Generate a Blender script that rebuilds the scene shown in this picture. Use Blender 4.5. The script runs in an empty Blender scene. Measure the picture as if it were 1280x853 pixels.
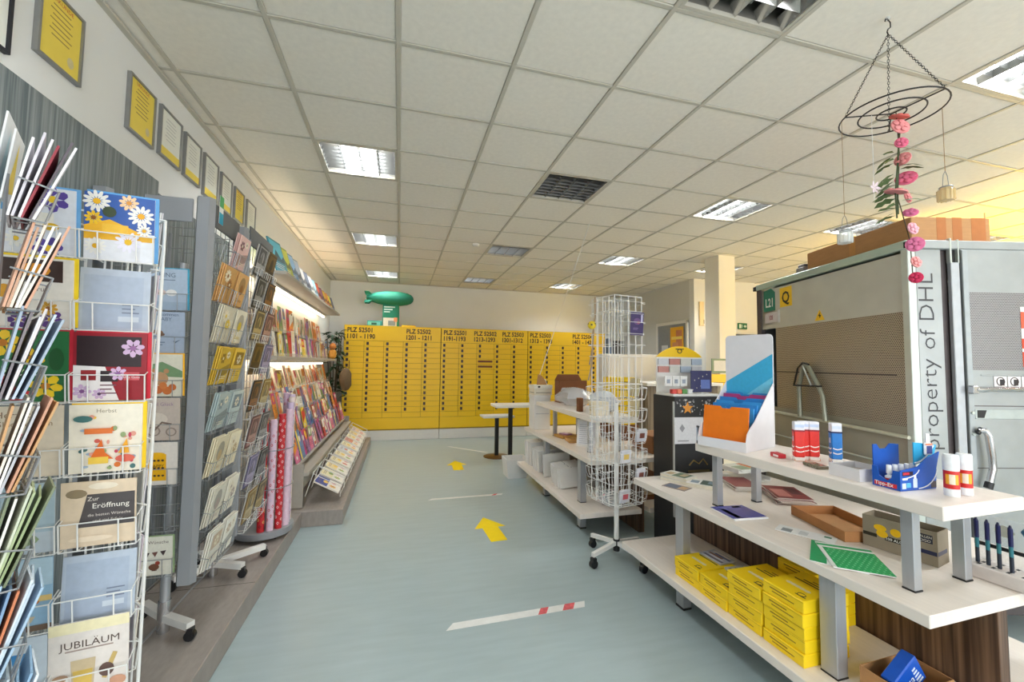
import bpy, math, random
from mathutils import Vector, Matrix
random.seed(7)
SC = bpy.context.scene
COL = SC.collection
R = math.radians

# ------------------------------------------------------------------ camera
CAMZ = 1.55
YAW, PITCH, ROLL, FPX = R(15.073), R(3.132), R(-0.755), 519.5
fw = Vector((math.sin(YAW)*math.cos(PITCH), math.cos(YAW)*math.cos(PITCH), math.sin(PITCH)))
rt = Vector((math.cos(YAW), -math.sin(YAW), 0))
dn = -rt.cross(fw)
rt2 = rt*math.cos(ROLL) + dn*math.sin(ROLL)
dn2 = -rt*math.sin(ROLL) + dn*math.cos(ROLL)
camd = bpy.data.cameras.new('camera')
camd.sensor_width = 36.0
camd.lens = FPX/1280*36.0
camd.clip_start = 0.05
cam = bpy.data.objects.new('camera', camd)
COL.objects.link(cam)
cam.matrix_world = Matrix(((rt2.x, -dn2.x, -fw.x, 0), (rt2.y, -dn2.y, -fw.y, 0), (rt2.z, -dn2.z, -fw.z, CAMZ), (0, 0, 0, 1)))
SC.camera = cam

# ------------------------------------------------------------------ world, exposure, large lights
world = bpy.data.worlds.new('world')
SC.world = world
world.use_nodes = True
bgn = world.node_tree.nodes['Background']
bgn.inputs[0].default_value = (0.85, 0.92, 1.0, 1)
bgn.inputs[1].default_value = 0.6
SC.view_settings.view_transform = 'Standard'
SC.view_settings.look = 'None'
SC.view_settings.exposure = 0.42
SC.view_settings.gamma = 1.0
SC.view_settings.use_curve_mapping = False
SC.cycles.use_denoising = True
SC.cycles.max_bounces = 8
SC.cycles.diffuse_bounces = 4
SC.cycles.glossy_bounces = 4
SC.cycles.transparent_max_bounces = 8
SC.cycles.sample_clamp_indirect = 6.0
SC.cycles.caustics_reflective = False
SC.cycles.caustics_refractive = False

def area_light(name, loc, target, sx, sy, watts, rgb):
    l = bpy.data.lights.new(name, 'AREA')
    l.shape = 'RECTANGLE'
    l.size, l.size_y, l.energy, l.color = sx, sy, watts, rgb
    o = bpy.data.objects.new(name, l)
    COL.objects.link(o)
    o.location = loc
    o.rotation_euler = (Vector(target)-Vector(loc)).to_track_quat('-Z', 'Y').to_euler()
    return o
# daylight through the shop-front glazing behind the camera
area_light('daylight_front_window', (2.6, -2.9, 1.75), (2.6, 3, 2.2), 6.4, 2.3, 165, (0.93, 0.97, 1.0))
area_light('added_fill_right', (8.85, 1.6, 1.8), (3, 2.5, 2.2), 4.2, 2.0, 70, (0.95, 0.97, 1.0))  # added fill from the right; that wall has no window

# ------------------------------------------------------------------ materials
def lin(c):
    return tuple((x/255/12.92 if x/255 <= 0.04045 else ((x/255+0.055)/1.055)**2.4) for x in c)
MATS = {}
def mat(name, rgb, rough=0.5, metal=0.0, var=0.06, scale=18.0, bump=0.0, stretch=None, bscale=None, spec=0.5):
    """procedural material: base colour broken up by object-space noise, optional fine bump"""
    if name in MATS:
        return MATS[name]
    m = bpy.data.materials.new(name)
    m.use_nodes = True
    nt = m.node_tree
    b = nt.nodes['Principled BSDF']
    b.inputs['Roughness'].default_value = rough
    b.inputs['Metallic'].default_value = metal
    b.inputs['Specular IOR Level'].default_value = spec
    tc = nt.nodes.new('ShaderNodeTexCoord')
    mp = nt.nodes.new('ShaderNodeMapping')
    nt.links.new(tc.outputs['Object'], mp.inputs[0])
    if stretch:
        mp.inputs['Scale'].default_value = stretch
    nz = nt.nodes.new('ShaderNodeTexNoise')
    nz.inputs['Scale'].default_value = scale
    nz.inputs['Detail'].default_value = 3
    nt.links.new(mp.outputs[0], nz.inputs['Vector'])
    rp = nt.nodes.new('ShaderNodeValToRGB')
    c = lin(rgb)
    rp.color_ramp.elements[0].position = 0.3
    rp.color_ramp.elements[1].position = 0.7
    rp.color_ramp.elements[0].color = (*[x*(1-var) for x in c], 1)
    rp.color_ramp.elements[1].color = (*[min(1, x*(1+var)) for x in c], 1)
    nt.links.new(nz.outputs['Fac'], rp.inputs[0])
    nt.links.new(rp.outputs[0], b.inputs['Base Color'])
    if bump:
        bp = nt.nodes.new('ShaderNodeBump')
        bp.inputs['Strength'].default_value = bump
        bp.inputs['Distance'].default_value = 0.004
        if bscale:
            n2 = nt.nodes.new('ShaderNodeTexNoise')
            n2.inputs['Scale'].default_value = bscale
            nt.links.new(mp.outputs[0], n2.inputs['Vector'])
            nt.links.new(n2.outputs['Fac'], bp.inputs['Height'])
        else:
            nt.links.new(nz.outputs['Fac'], bp.inputs['Height'])
        nt.links.new(bp.outputs[0], b.inputs['Normal'])
    MATS[name] = m
    return m
def ink(rgb):
    return mat('print_%02x%02x%02x' % tuple(rgb), rgb, rough=0.42, var=0.05, scale=60)
def emit(name, rgb, strength):
    m = bpy.data.materials.new(name)
    m.use_nodes = True
    nt = m.node_tree
    nt.nodes.remove(nt.nodes['Principled BSDF'])
    e = nt.nodes.new('ShaderNodeEmission')
    e.inputs[0].default_value = (*lin(rgb), 1)
    e.inputs[1].default_value = strength
    nt.links.new(e.outputs[0], nt.nodes['Material Output'].inputs[0])
    MATS[name] = m
    return m
def wood(name, dark, light, freq=55.0, rough=0.45):
    """striped laminate: thin vertical bands, irregular along x and y"""
    m = bpy.data.materials.new(name)
    m.use_nodes = True
    nt = m.node_tree
    b = nt.nodes['Principled BSDF']
    b.inputs['Roughness'].default_value = rough
    tc = nt.nodes.new('ShaderNodeTexCoord')
    mp = nt.nodes.new('ShaderNodeMapping')
    mp.inputs['Scale'].default_value = (1, 1, 0.02)
    nt.links.new(tc.outputs['Object'], mp.inputs[0])
    nz = nt.nodes.new('ShaderNodeTexNoise')
    nz.inputs['Scale'].default_value = freq
    nz.inputs['Detail'].default_value = 4
    nt.links.new(mp.outputs[0], nz.inputs['Vector'])
    rp = nt.nodes.new('ShaderNodeValToRGB')
    rp.color_ramp.elements[0].position = 0.36
    rp.color_ramp.elements[1].position = 0.66
    rp.color_ramp.elements[0].color = (*lin(dark), 1)
    rp.color_ramp.elements[1].color = (*lin(light), 1)
    nt.links.new(nz.outputs['Fac'], rp.inputs[0])
    nt.links.new(rp.outputs[0], b.inputs['Base Color'])
    MATS[name] = m
    return m
def perforated(name, metal_rgb, hole_rgb, axis_u, axis_v, pitch, rad):
    """sheet metal punched with a staggered grid of round holes"""
    m = bpy.data.materials.new(name)
    m.use_nodes = True
    nt = m.node_tree
    b = nt.nodes['Principled BSDF']
    b.inputs['Roughness'].default_value = 0.45
    tc = nt.nodes.new('ShaderNodeTexCoord')
    sp = nt.nodes.new('ShaderNodeSeparateXYZ')
    nt.links.new(tc.outputs['Object'], sp.inputs[0])
    def mth(op, a, bb=None):
        n = nt.nodes.new('ShaderNodeMath')
        n.operation = op
        for i, s in enumerate((a, bb)):
            if s is None:
                continue
            if isinstance(s, (int, float)):
                n.inputs[i].default_value = s
            else:
                nt.links.new(s, n.inputs[i])
        return n.outputs[0]
    U, V = sp.outputs[axis_u], sp.outputs[axis_v]
    def dots(ou, ov):
        fu = mth('SUBTRACT', mth('FRACT', mth('ADD', mth('DIVIDE', U, pitch), ou)), 0.5)
        fv = mth('SUBTRACT', mth('FRACT', mth('ADD', mth('DIVIDE', V, pitch*1.732), ov)), 0.5)
        fv = mth('MULTIPLY', fv, 1.732)
        d = mth('ADD', mth('MULTIPLY', fu, fu), mth('MULTIPLY', fv, fv))
        return mth('LESS_THAN', d, rad*rad)
    h = mth('MAXIMUM', dots(100.0, 100.0), dots(100.5, 100.5))
    mx = nt.nodes.new('ShaderNodeMix')
    mx.data_type = 'RGBA'
    mx.inputs[6].default_value = (*lin(metal_rgb), 1)
    mx.inputs[7].default_value = (*lin(hole_rgb), 1)
    nt.links.new(h, mx.inputs[0])
    nt.links.new(mx.outputs[2], b.inputs['Base Color'])
    nt.links.new(mth('MULTIPLY', mth('SUBTRACT', 1.0, h), 0.55), b.inputs['Metallic'])
    MATS[name] = m
    return m
def clear(name, rgb, alpha=0.25, rough=0.1):
    m = bpy.data.materials.new(name)
    m.use_nodes = True
    b = m.node_tree.nodes['Principled BSDF']
    b.inputs['Base Color'].default_value = (*lin(rgb), 1)
    b.inputs['Roughness'].default_value = rough
    b.inputs['Alpha'].default_value = alpha
    MATS[name] = m
    return m

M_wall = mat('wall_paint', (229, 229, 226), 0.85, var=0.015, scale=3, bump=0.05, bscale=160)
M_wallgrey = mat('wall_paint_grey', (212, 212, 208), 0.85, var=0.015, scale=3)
M_tile = mat('ceiling_tile_mineral', (238, 232, 220), 0.9, var=0.03, scale=30, bump=0.12, bscale=220)
M_bar = mat('ceiling_grid_bar', (196, 190, 176), 0.5, var=0.02)
M_floor = mat('floor_vinyl', (162, 177, 179), 0.30, var=0.045, scale=9, stretch=(0.35, 2.2, 1), bump=0.02)
M_white = mat('white_lacquer', (232, 230, 226), 0.4, var=0.015)
M_board = mat('cream_laminate', (236, 226, 216), 0.38, var=0.035, scale=6, stretch=(8, 0.5, 1))
M_alu = mat('brushed_aluminium', (178, 180, 184), 0.38, 0.55, var=0.04, scale=30, stretch=(1, 1, 0.1))
M_chrome = mat('chrome', (205, 205, 208), 0.18, 0.95, var=0.02)
M_steel = mat('galvanised_steel', (168, 172, 172), 0.42, 0.55, var=0.07, scale=7)
M_steel_d = mat('dark_steel', (92, 84, 84), 0.5, 0.4, var=0.08)
M_edge = mat('pale_steel_rail', (205, 212, 206), 0.32, 0.5, var=0.03)
M_black = mat('black_plastic', (24, 24, 26), 0.45, var=0.1)
M_dark = mat('dark_void', (30, 28, 28), 0.7, var=0.1)
M_wire = mat('white_wire', (226, 225, 222), 0.35, var=0.02)
M_wireg = mat('grey_wire', (150, 152, 155), 0.35, 0.5, var=0.03)
M_grey = mat('grey_sheet_metal', (150, 152, 156), 0.45, 0.25, var=0.03, scale=5)
M_greyd = mat('grey_dark_panel', (96, 96, 96), 0.55, var=0.05)
M_plinth = mat('plinth_laminate', (150, 141, 134), 0.42, var=0.09, scale=14, stretch=(3, 1, 1))
M_yellow = mat('post_yellow', (246, 200, 10), 0.42, var=0.015, scale=4)
M_yell2 = mat('carton_yellow', (252, 214, 22), 0.45, var=0.02, scale=9)
M_brownk = mat('kraft_card', (176, 130, 84), 0.75, var=0.06, scale=12, stretch=(1, 1, 6))
M_kraftd = mat('kraft_card_dark', (120, 72, 38), 0.75, var=0.06)
M_wpanel = wood('grey_striped_panel', (92, 102, 106), (144, 150, 150), 85)
M_core = wood('zebrano_laminate', (62, 42, 32), (128, 98, 76), 45)
M_counter = wood('counter_laminate', (92, 80, 68), (136, 122, 104), 30)
M_perfS = perforated('perforated_side', (196, 184, 166), (78, 68, 58), 1, 2, 0.0125, 0.33)
M_perfF = perforated('perforated_front', (164, 162, 162), (70, 66, 68), 0, 2, 0.0105, 0.33)
M_glass = clear('clear_acrylic', (235, 240, 242), 0.22, 0.05)
M_film = clear('plastic_film', (225, 230, 235), 0.45, 0.2)
M_lamp = emit('lamp_lit', (246, 252, 255), 62.0)
M_tube = emit('shelf_tube_lit', (255, 238, 208), 11.0)
M_tubeup = emit('shelf_uplight_lit', (255, 232, 196), 26.0)

# ------------------------------------------------------------------ mesh builder
_text = {}
def text_data(s, bold=0.0):
    k = (s, bold)
    if k not in _text:
        cu = bpy.data.curves.new('txt', 'FONT')
        cu.body = s
        cu.offset = bold
        cu.resolution_u = 2
        o = bpy.data.objects.new('txt', cu)
        me = bpy.data.meshes.new_from_object(o)
        _text[k] = ([v.co.copy() for v in me.vertices], [tuple(p.vertices) for p in me.polygons])
        bpy.data.objects.remove(o)
        bpy.data.meshes.remove(me)
        bpy.data.curves.remove(cu)
    return _text[k]

class MB:
    def __init__(self):
        self.v, self.f, self.fm, self.mats = [], [], [], []
    def mi(self, m):
        if m not in self.mats:
            self.mats.append(m)
        return self.mats.index(m)
    def add(self, vs, fs, m, T=None):
        n = len(self.v)
        for p in vs:
            p = Vector(p)
            self.v.append(T @ p if T is not None else p)
        i = self.mi(m)
        for f in fs:
            self.f.append(tuple(n+k for k in f))
            self.fm.append(i)
        return self
    def box(self, x0, x1, y0, y1, z0, z1, m, T=None):
        vs = [(x, y, z) for z in (z0, z1) for y in (y0, y1) for x in (x0, x1)]
        fs = [(0, 2, 3, 1), (4, 5, 7, 6), (0, 1, 5, 4), (2, 6, 7, 3), (0, 4, 6, 2), (1, 3, 7, 5)]
        return self.add(vs, fs, m, T)
    def cbox(self, x0, x1, y0, y1, z0, z1, m, c=0.003, T=None):
        """box with chamfered edges"""
        X, Y, Z = (x0, x1), (y0, y1), (z0, z1)
        c = min(c, (x1-x0)*.45, (y1-y0)*.45, (z1-z0)*.45)
        vs, idx = [], {}
        for i in (0, 1):
            for j in (0, 1):
                for k in (0, 1):
                    dx, dy, dz = (c if i == 0 else -c), (c if j == 0 else -c), (c if k == 0 else -c)
                    idx[(i, j, k, 0)] = len(vs); vs.append((X[i], Y[j]+dy, Z[k]+dz))
                    idx[(i, j, k, 1)] = len(vs); vs.append((X[i]+dx, Y[j], Z[k]+dz))
                    idx[(i, j, k, 2)] = len(vs); vs.append((X[i]+dx, Y[j]+dy, Z[k]))
        fs = []
        for s in (0, 1):
            a = [idx[(s, 0, 0, 0)], idx[(s, 0, 1, 0)], idx[(s, 1, 1, 0)], idx[(s, 1, 0, 0)]]
            fs.append(tuple(a if s == 0 else a[::-1]))
            a = [idx[(0, s, 0, 1)], idx[(1, s, 0, 1)], idx[(1, s, 1, 1)], idx[(0, s, 1, 1)]]
            fs.append(tuple(a if s == 0 else a[::-1]))
            a = [idx[(0, 0, s, 2)], idx[(0, 1, s, 2)], idx[(1, 1, s, 2)], idx[(1, 0, s, 2)]]
            fs.append(tuple(a if s == 0 else a[::-1]))
        for a in (0, 1):
            for b in (0, 1):
                fs.append((idx[(a, b, 0, 0)], idx[(a, b, 1, 0)], idx[(a, b, 1, 1)], idx[(a, b, 0, 1)]))
                fs.append((idx[(a, 0, b, 0)], idx[(a, 1, b, 0)], idx[(a, 1, b, 2)], idx[(a, 0, b, 2)]))
                fs.append((idx[(0, a, b, 1)], idx[(1, a, b, 1)], idx[(1, a, b, 2)], idx[(0, a, b, 2)]))
        for i in (0, 1):
            for j in (0, 1):
                for k in (0, 1):
                    fs.append((idx[(i, j, k, 0)], idx[(i, j, k, 1)], idx[(i, j, k, 2)]))
        return self.add(vs, fs, m, T)
    def cyl(self, p0, p1, r, m, seg=10, r2=None, T=None):
        p0, p1 = Vector(p0), Vector(p1)
        r2 = r if r2 is None else r2
        q = (p1-p0).to_track_quat('Z', 'Y')
        vs = []
        for p, rr in ((p0, r), (p1, r2)):
            for k in range(seg):
                a = 2*math.pi*k/seg
                vs.append(p + q @ Vector((rr*math.cos(a), rr*math.sin(a), 0)))
        fs = [(k, (k+1) % seg, seg+(k+1) % seg, seg+k) for k in range(seg)]
        fs += [tuple(range(seg-1, -1, -1)), tuple(range(seg, 2*seg))]
        return self.add(vs, fs, m, T)
    def tube(self, pts, r, m, seg=5, closed=False, T=None):
        pts = [Vector(p) for p in pts]
        n = len(pts)
        vs, fs = [], []
        up = None
        for i, p in enumerate(pts):
            if closed:
                d = pts[(i+1) % n]-pts[i-1]
            else:
                d = pts[min(i+1, n-1)]-pts[max(i-1, 0)]
            d.normalize()
            if up is None:
                up = Vector((0, 0, 1)) if abs(d.z) < .9 else Vector((1, 0, 0))
            a = d.cross(up)
            if a.length < 1e-4:
                a = d.cross(Vector((0, 1, 0)))
            a.normalize()
            up = a.cross(d)
            for k in range(seg):
                t = 2*math.pi*k/seg
                vs.append(p + a*(r*math.cos(t)) + up*(r*math.sin(t)))
        for i in range(n if closed else n-1):
            j = (i+1) % n
            for k in range(seg):
                k2 = (k+1) % seg
                fs.append((i*seg+k, i*seg+k2, j*seg+k2, j*seg+k))
        if not closed:
            fs += [tuple(range(seg-1, -1, -1)), tuple((n-1)*seg+k for k in range(seg))]
        return self.add(vs, fs, m, T)
    def lathe(self, prof, m, seg=20, c=(0, 0, 0), T=None):
        vs, fs = [], []
        for (r, z) in prof:
            for k in range(seg):
                a = 2*math.pi*k/seg
                vs.append((c[0]+max(r, 1e-4)*math.cos(a), c[1]+max(r, 1e-4)*math.sin(a), c[2]+z))
        for i in range(len(prof)-1):
            for k in range(seg):
                k2 = (k+1) % seg
                fs.append((i*seg+k, i*seg+k2, (i+1)*seg+k2, (i+1)*seg+k))
        fs += [tuple(range(seg-1, -1, -1)), tuple((len(prof)-1)*seg+k for k in range(seg))]
        return self.add(vs, fs, m, T)
    def poly(self, pts, m, T=None):
        return self.add(pts, [tuple(range(len(pts)))], m, T)
    def prism(self, pts, vec, m, T=None):
        """polygon swept along vec"""
        n = len(pts)
        pts = [Vector(p) for p in pts]
        vec = Vector(vec)
        vs = pts+[p+vec for p in pts]
        fs = [tuple(range(n-1, -1, -1)), tuple(range(n, 2*n))]+[(k, (k+1) % n, n+(k+1) % n, n+k) for k in range(n)]
        return self.add(vs, fs, m, T)
    def text(self, s, size, T, m, sx=1.0, align='L', bold=0.0, thick=0.0):
        vs, fs = text_data(s, bold)
        if not vs:
            return self
        x0 = min(v.x for v in vs); x1 = max(v.x for v in vs)
        off = {'L': -x0, 'C': -(x0+x1)/2, 'R': -x1}[align]
        return self.add([((v.x+off)*size*sx, v.y*size, thick) for v in vs], fs, m, T)
    def mesh(self, name):
        me = bpy.data.meshes.new(name)
        me.from_pydata([tuple(p) for p in self.v], [], self.f)
        for m in self.mats:
            me.materials.append(m)
        me.polygons.foreach_set('material_index', self.fm)
        me.polygons.foreach_set('use_smooth', [True]*len(self.f))
        me.set_sharp_from_angle(angle=R(32))
        me.update()
        return me
    def build(self, name, parent=None, loc=(0, 0, 0), rot=(0, 0, 0)):
        return link(name, self.mesh(name), parent, loc, rot)

def link(name, data, parent=None, loc=(0, 0, 0), rot=(0, 0, 0)):
    o = bpy.data.objects.new(name, data)
    COL.objects.link(o)
    o.parent = parent
    o.location = loc
    o.rotation_euler = rot
    return o
def tag(o, label=None, cat=None, group=None, kind=None):
    if label: o['label'] = label
    if cat: o['category'] = cat
    if group: o['group'] = group
    if kind: o['kind'] = kind
    return o
def thing(name, label, cat, loc=(0, 0, 0), rotz=0.0, group=None):
    o = link(name, None, None, loc, (0, 0, rotz))
    o.empty_display_size = 0.1
    return tag(o, label, cat, group)
def struct(o):
    o['kind'] = 'structure'
    return o
def TM(loc=(0, 0, 0), rz=0.0, rx=0.0, ry=0.0):
    return Matrix.Translation(loc) @ Matrix.Rotation(rz, 4, 'Z') @ Matrix.Rotation(ry, 4, 'Y') @ Matrix.Rotation(rx, 4, 'X')
# lettering frames: text runs along +x of the frame, up along +y, facing +z
def TXT(loc, right, up):
    right, up = Vector(right).normalized(), Vector(up).normalized()
    n = right.cross(up)
    m = Matrix(((right.x, up.x, n.x, loc[0]), (right.y, up.y, n.y, loc[1]), (right.z, up.z, n.z, loc[2]), (0, 0, 0, 1)))
    return m

# ================================================================== THE ROOM
ZC = 3.29
TW, TD = 0.6497, 0.5987
GX0, GY0 = -0.0536, 1.6654            # ceiling grid line A and row 0
def gx(c): return GX0 + c*TW
def gy(r): return GY0 + r*TD
XL, XR, YB, YF = -1.46, 9.0, 9.45, -3.0

struct(MB().box(XL-.1, XR+.1, YF-.1, YB+.1, -0.12, 0, M_floor).build('floor'))
struct(MB().box(XL-.12, XL, YF-.1, YB+.1, 0, 3.45, M_wall).build('wall_left'))
struct(MB().box(XL, 5.72, YB, YB+.12, 0, 3.45, M_wall).build('wall_back'))
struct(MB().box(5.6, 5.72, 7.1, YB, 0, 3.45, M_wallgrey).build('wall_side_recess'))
struct(MB().box(5.6, XR, 6.96, 7.1, 0, 3.45, M_wall).build('wall_recess_face'))
struct(MB().box(XR, XR+.12, YF-.1, 7.0, 0, 3.45, M_wall).build('wall_right'))
wf = MB()
wf.box(XL, XR, YF-.12, YF, 0, 0.5, M_wall).box(XL, XR, YF-.12, YF, 2.95, 3.45, M_wall)
wf.box(XL, -0.7, YF-.12, YF, 0.5, 2.95, M_wall).box(5.9, XR, YF-.12, YF, 0.5, 2.95, M_wall)
struct(wf.build('wall_front'))
w1 = struct(MB().box(-0.7, 5.9, YF-.09, YF-.03, .5, .56, M_white).box(-0.7, 5.9, YF-.09, YF-.03, 2.89, 2.95, M_white)
            .box(-0.7, -.64, YF-.09, YF-.03, .56, 2.89, M_white).box(5.84, 5.9, YF-.09, YF-.03, .56, 2.89, M_white)
            .box(2.57, 2.63, YF-.09, YF-.03, .56, 2.89, M_white).build('window_1'))
for xa, xb in ((-.64, 2.57), (2.63, 5.84)):
    MB().box(xa, xb, YF-.065, YF-.055, .56, 2.89, M_glass).build('pane', w1)
# left wall cladding
pan = MB()
for (ya, yb, zt) in ((-0.5, 0.75, 2.64), (0.755, 1.85, 2.64), (1.855, 2.95, 2.63), (2.96, 4.05, 2.56)):
    pan.cbox(XL, XL+.018, ya, yb, .15, zt, M_wpanel, .003)
pn = struct(pan.build('trim_1'))

# ceiling
ceil = struct(MB().box(XL, XR, YF, YB, 3.43, 3.46, M_wall).build('ceiling'))
LAMPS = {}
for c in (-1, 2, 5, 8, 11):
    for r in (-1, 3, 7, 11):
        LAMPS[(c, r)] = False
del LAMPS[(8, 11)]
for k in ((-1, 3), (-1, 7), (-1, 11), (5, 3), (5, 7), (5, 11), (8, 3), (8, 7), (5, -1), (11, 3), (8, -1), (11, -1), (-1, -1)):
    LAMPS[k] = True
tile = MB().cbox(.013, TW-.013, .013, TD-.013, 0, .014, M_tile, .004).mesh('ceiling_tile')
for r in range(-4, 13):
    for c in range(-2, 14):
        if (c, r) in LAMPS:
            continue
        if gx(c) < XL+.02 or gx(c+1) > XR or gy(r+1) > YB:
            continue
        if gx(c)+TW/2 > 5.6 and gy(r)+TD/2 > 7.0:
            continue
        link('ceiling_tile', tile, ceil, (gx(c), gy(r), ZC))
# cut tiles along the left wall and the far wall, plain ceiling behind the camera
MB().box(XL, gx(-2)-.012, gy(-4), YB, ZC, ZC+.014, M_tile).build('edge_tile', ceil)
MB().box(XL, 5.6, gy(13)+.012, YB, ZC, ZC+.014, M_tile).build('edge_tile', ceil)
MB().box(XL, XR, YF, gy(-4)-.012, ZC, ZC+.014, M_tile).build('edge_tile', ceil)
MB().box(gx(14)+.012, XR, gy(-4), 7.0, ZC, ZC+.014, M_tile).build('edge_tile', ceil)
for c in range(-2, 15):
    MB().cbox(gx(c)-.013, gx(c)+.013, gy(-4), min(YB, 7.0 if gx(c) > 5.6 else YB), ZC-.006, ZC+.03, M_bar, .002).build('grid_bar', ceil)
for r in range(-4, 14):
    MB().cbox(XL, 5.6 if gy(r) > 7.0 else XR, gy(r)-.012, gy(r)+.012, ZC-.004, ZC+.028, M_bar, .002).build('cross_bar', ceil)
MB().box(XL, XL+.03, YF, YB, ZC-.02, ZC-.006, M_bar).build('wall_angle', ceil)
MB().box(XL, 5.6, YB-.03, YB, ZC-.02, ZC-.006, M_bar).build('wall_angle', ceil)

# ceiling luminaires with louvres
M_louv = mat('louvre_aluminium', (158, 158, 156), 0.28, 0.9, var=0.02)
M_can = mat('lamp_housing', (132, 128, 120), 0.5, 0.2, var=0.02)
def lou_meshes():
    fr = MB()
    a, b = .014, .032
    fr.box(a, TW-a, a, b, -.004, .02, M_bar).box(a, TW-a, TD-b, TD-a, -.004, .02, M_bar)
    fr.box(a, b, b, TD-b, -.004, .02, M_bar).box(TW-b, TW-a, b, TD-b, -.004, .02, M_bar)
    can = MB()
    can.box(b, TW-b, b, TD-b, .122, .13, M_can)
    can.box(b-.004, b, b, TD-b, .02, .13, M_can).box(TW-b, TW-b+.004, b, TD-b, .02, .13, M_can)
    can.box(b, TW-b, b-.004, b, .02, .13, M_can).box(b, TW-b, TD-b, TD-b+.004, .02, .13, M_can)
    ll = MB()
    n = 4
    for k in range(n+1):                       # long parabolic blades, wedge section
        x = b + (TW-2*b)*k/n
        ll.prism([(x-.012, b, .05), (x+.012, b, .05), (x, b, .003)], (0, TD-2*b, 0), M_louv)
    ss = MB()
    for k in range(1, 8):
        y = b + (TD-2*b)*k/8
        ss.prism([(b, y-.006, .05), (b, y+.006, .05), (b, y, .008)], (TW-2*b, 0, 0), M_louv)
    return fr.mesh('frame'), can.mesh('housing'), ll.mesh('louvre_blades'), ss.mesh('cross_blades')
LF, LC, LL, LS = lou_meshes()
lit = MB()
lit.box(.15, TW-.15, .05, TD-.05, .075, .083, M_lamp)
LIT = lit.mesh('diffuser')
off = MB()
M_mir = mat('louvre_mirror', (206, 204, 200), 0.16, 0.95, var=0.02)
ob, oc = MB(), MB()
for k in range(5):
    x = .032 + (TW-.064)*k/4
    ob.prism([(max(.033, x-.034), .033, .06), (min(TW-.033, x+.034), .033, .06), (x, .033, .003)], (0, TD-.066, 0), M_mir)
for k in range(1, 5):
    y = .032 + (TD-.064)*k/5
    oc.prism([(.033, y-.030, .06), (.033, y+.030, .06), (.033, y, .006)], (TW-.066, 0, 0), M_mir)
OFFL, OFFC = ob.mesh('louvre_blades'), oc.mesh('cross_blades')
for x in (.12, .25, .40, .53):
    off.cyl((x, .05, .09), (x, TD-.05, .09), .013, mat('tube_off', (150, 150, 146), .3), 10)
OFF = off.mesh('tubes')
LLAB = {(-1, 3): 'lit recessed ceiling light over the aisle beside the white certificates', (-1, 7): 'lit recessed ceiling light before the lit wall shelving', (-1, 11): 'lit recessed ceiling light closest to the green airship',
        (2, 3): 'unlit recessed ceiling light over the nearer yellow floor arrow', (2, 7): 'unlit recessed ceiling light over the farther yellow floor arrow', (2, 11): 'unlit recessed ceiling light before the middle mailbox unit',
        (5, 3): 'lit recessed ceiling light over the shelf unit with white cartons', (5, 7): 'lit recessed ceiling light before the unit headed 1313 - 1393', (5, 11): 'lit recessed ceiling light by the far wall behind the counter',
        (2, -1): 'unlit recessed ceiling light with silvery cells beside the wire mobile', (5, -1): 'lit recessed ceiling light behind the wire mobile', (8, 3): 'lit recessed ceiling light behind the hanging clear lantern', (8, 7): 'lit recessed ceiling light half hidden by the pillar', (11, 3): 'lit recessed ceiling light over the roll container roof'}
for (c, r), on in LAMPS.items():
    if gx(c)+TW/2 > 5.6 and gy(r)+TD/2 > 7.0:
        continue
    if gy(r) < -1: continue
    t = thing('ceiling_light', LLAB.get((c, r), 'lit recessed ceiling light over the far right of the room' if on else 'unlit recessed ceiling light out over the aisle'),
              'ceiling light', (gx(c), gy(r), ZC), 0, 'lit ceiling lights' if on else 'unlit ceiling lights')
    link('frame', LF, t); link('housing', LC, t); link('louvre_blades', LL if on or r > 0 else OFFL, t); link('cross_blades', LS if on or r > 0 else OFFC, t)
    if on: link('diffuser', LIT, t)
    else: link('tubes', OFF, t)

m = MB().lathe([(.0, 0), (.05, 0), (.052, -.012), (.04, -.03), (.0, -.034)], M_white, 20)
tag(m.build('smoke_detector', None, (1.03, 5.93, ZC)), 'round white smoke detector on the ceiling', 'smoke detector')
# free-standing pillar and the wall piece behind it
M_pillar = mat('pillar_paint', (236, 230, 214), 0.8, var=0.015, scale=4)
struct(MB().cbox(4.76, 5.07, 5.35, 5.66, 0, 3.3, M_pillar, .006).build('wall_pillar'))

# door in the recess wall
d = struct(MB().cbox(5.55, 5.6, 7.12, 8.10, 0, 2.43, mat('door_grey', (132, 138, 146), .5), .004).build('door_1'))
MB().cbox(5.535, 5.56, 7.08, 7.14, 0, 2.47, M_white).cbox(5.535, 5.56, 8.08, 8.14, 0, 2.47, M_white).cbox(5.535, 5.56, 7.08, 8.14, 2.42, 2.48, M_white).build('door_frame', d)
MB().cyl((5.55, 7.22, 1.05), (5.5, 7.22, 1.05), .012, M_chrome).cyl((5.5, 7.22, 1.05), (5.5, 7.34, 1.05), .011, M_chrome).build('door_handle', d)

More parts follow.
